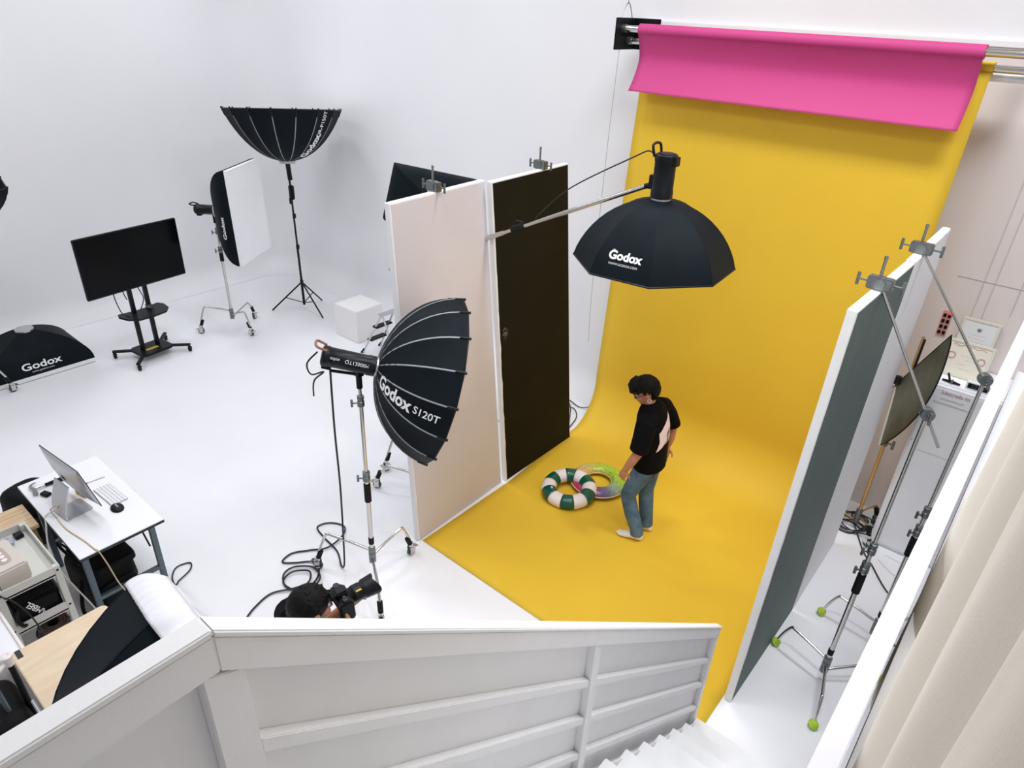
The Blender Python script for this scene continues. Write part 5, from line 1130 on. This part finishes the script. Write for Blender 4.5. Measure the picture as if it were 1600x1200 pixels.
decal([(0.07, 1.11), (0.06, 1.12), (0.05, 1.095), (0.062, 1.09)], 0.005, mat('red_print', (170, 60, 60), 0.7), 'printed_emblem')

# ---- photographer behind the railing
qb = V((-2.245, 1.21, 0.0)); qf = V((0.22, 0.975, 0)).normalized(); ql = V((0, 0, 1)).cross(qf)
Mq = Matrix(((qf.x, ql.x, 0, qb.x), (qf.y, ql.y, 0, qb.y), (0, 0, 1, qb.z), (0, 0, 0, 1)))
ph = thing('person', 'photographer in black with short black hair aiming a camera, behind the railing', 'person', qb)
HQ = V((0.06, 0.0, 1.565)); MhQ = Matrix.Translation(HQ) @ Matrix.Rotation(math.radians(8), 4, 'Y')
g = G(Mq)
limb(g, [(0.0, 0, 1.30), (0.01, 0, 1.40), (0.03, 0, 1.46), (0.045, 0, 1.52)], [0.07, 0.060, 0.056, 0.058])
limb(g, [(0.0, 0, 0.95), (0.0, 0, 1.28)], [0.12, 0.13])
QL = [(0.0, 0.19, 1.36), (0.10, 0.23, 1.18), (0.20, 0.16, 1.22), (0.275, 0.075, 1.375)]
QR = [(0.0, -0.19, 1.36), (0.03, -0.29, 1.20), (0.12, -0.24, 1.32), (0.185, -0.115, 1.455)]
limb(g, QL, [0.055, 0.046, 0.042, 0.030]); limb(g, QR, [0.055, 0.046, 0.042, 0.030])
hand(g, QL[-1], (0.55, -0.30, 0.75), (0.1, -0.85, 0.5), -1, 0.75, 1.0)
hand(g, QR[-1], (0.45, 0.55, 0.45), (-0.7, 0.6, 0.2), 1, 0.8, 1.0)
for sy in (1, -1): limb(g, [(0, 0, 0.97), (0.0, sy*0.09, 0.85), (0.01, sy*0.1, 0.46), (0, sy*0.1, 0.09)], [0.10, 0.08, 0.055, 0.04])
head_g(g, MhQ); part_mesh(ph, 'body', remeshed(g, 0.0065, 3), M_skin)
g = G(Mq)
g.loft([ell((0.0, 0, 0.84), 0.135, 0.19), ell((0.0, 0, 0.85), 0.145, 0.20), ell((0.0, 0, 1.10), 0.145, 0.205), ell((-0.005, 0, 1.28), 0.14, 0.225), ell((0.0, 0, 1.39), 0.115, 0.215), ell((0.008, 0, 1.43), 0.09, 0.12), ell((0.015, 0, 1.455), 0.07, 0.078)])
limb(g, [(0.0, 0.13, 1.375), (0.01, 0.225, 1.345), (0.09, 0.262, 1.19), (0.12, 0.22, 1.18)], [0.085, 0.085, 0.076, 0.068])
limb(g, [(0.0, -0.14, 1.36), (0.005, -0.215, 1.33), (0.028, -0.285, 1.21), (0.05, -0.28, 1.225)], [0.085, 0.085, 0.076, 0.068])
part_mesh(ph, 't_shirt', remeshed(g, 0.011, 3), M_shirt)
g = G(Mq); g.loft([ell((0, 0, 0.72), 0.10, 0.14), ell((0, 0, 0.80), 0.125, 0.165), ell((0, 0, 0.96), 0.12, 0.16)])
for sy in (1, -1): limb(g, [(0, sy*0.085, 0.84), (0.0, sy*0.092, 0.64), (0.01, sy*0.10, 0.46), (0.0, sy*0.10, 0.10)], [0.098, 0.085, 0.07, 0.06])
part_mesh(ph, 'trousers', remeshed(g, 0.011, 2), mat('black_trousers', (20, 20, 24), 0.8))
for sy in (1, -1):
    g = G(Mq); g.loft([[(x_, sy*0.10+w_*math.cos(2*PI*i/12), max(0.003, zc+h_*math.sin(2*PI*i/12))) for i in range(12)] for x_, w_, zc, h_ in ((-0.085, 0.02, 0.035, 0.03), (-0.06, 0.04, 0.05, 0.05), (0.02, 0.044, 0.055, 0.055), (0.10, 0.048, 0.035, 0.034), (0.17, 0.036, 0.025, 0.022), (0.19, 0.016, 0.02, 0.012))])
    part_mesh(ph, 'shoe', remeshed(g, 0.007, 2), M_rub)
g = G(Mq); rnd = random.Random(5)
g.ball((-0.020, 0, 0.030), (0.106, 0.087, 0.100), 18, MhQ); g.ball((-0.05, 0, -0.025), (0.062, 0.070, 0.06), 14, MhQ)
hair_g(g, MhQ, 1.0, rnd, 150, lambda d: not (d.x > 0.5 and d.z < 0.45) and not (d.z < -0.2 and d.x > -0.3), 0.004, 0.012)
part_mesh(ph, 'hair', remeshed(g, 0.0055, 2), M_hair)
for sy in (-1, 1): part(ph, 'eye', G(Mq @ MhQ).ball((0.074, sy*0.032, 0.006), 0.012, 10), MATS['eye_white'])
# camera with a long lens
cmr = thing('camera', 'black camera with a long hooded lens held to the eye of the photographer', 'camera', Mq @ V((0.2, 0, 1.54)))
Mcm = Mq @ Matrix.Translation((0.205, -0.03, 1.548)) @ Matrix.Rotation(math.radians(-3), 4, 'Y')   # local x = lens axis
bd = part(cmr, 'camera_body', G(Mcm).cbox((0, 0, 0.0), (0.062, 0.15, 0.085)).cbox((-0.002, -0.062, -0.02), (0.075, 0.036, 0.12)).cbox((0.0, 0.0, 0.055), (0.065, 0.06, 0.04)), M_blk, bevel=0.008)
part(bd, 'eyecup', G(Mcm).cbox((-0.045, 0, 0.05), (0.025, 0.045, 0.03)), M_rub, bevel=0.006)
for y, z, r in ((-0.055, 0.046, 0.014), (0.052, 0.047, 0.016), (-0.045, 0.05, 0.008)): part(bd, 'dial', G(Mcm).cyl((0, y, z-0.005), (0, y, z+0.012), r), M_edge)
for i in range(4): part(bd, 'button', G(Mcm).cyl((-0.031, -0.05+0.008*(i % 2), 0.02-0.014*i), (-0.036, -0.05+0.008*(i % 2), 0.02-0.014*i), 0.005, n=10), M_grip)
part(cmr, 'lens', G(Mcm @ Matrix.Rotation(PI/2, 4, 'Y')).lathe([(0.02, 0.02), (0.038, 0.03), (0.042, 0.06), (0.045, 0.063), (0.045, 0.10), (0.042, 0.103), (0.046, 0.12), (0.047, 0.14), (0.02, 0.14)], 28), M_blk)
part(cmr, 'gold_badge', G(Mcm).cbox((0.085, -0.026, 0.036), (0.03, 0.012, 0.004), Matrix()), mat('gold_badge', (214, 180, 96), 0.3, 0.8), bevel=0.001)
def hood(u, v):
    a = 2*PI*v; x = 0.12+(0.062+0.014*math.cos(2*a))*u; r = 0.050+0.006*u; return (x, r*math.cos(a), r*math.sin(a))
part(cmr, 'lens_hood', G(Mcm).grid(hood, 4, 36, -0.003), M_blk, angle=60)
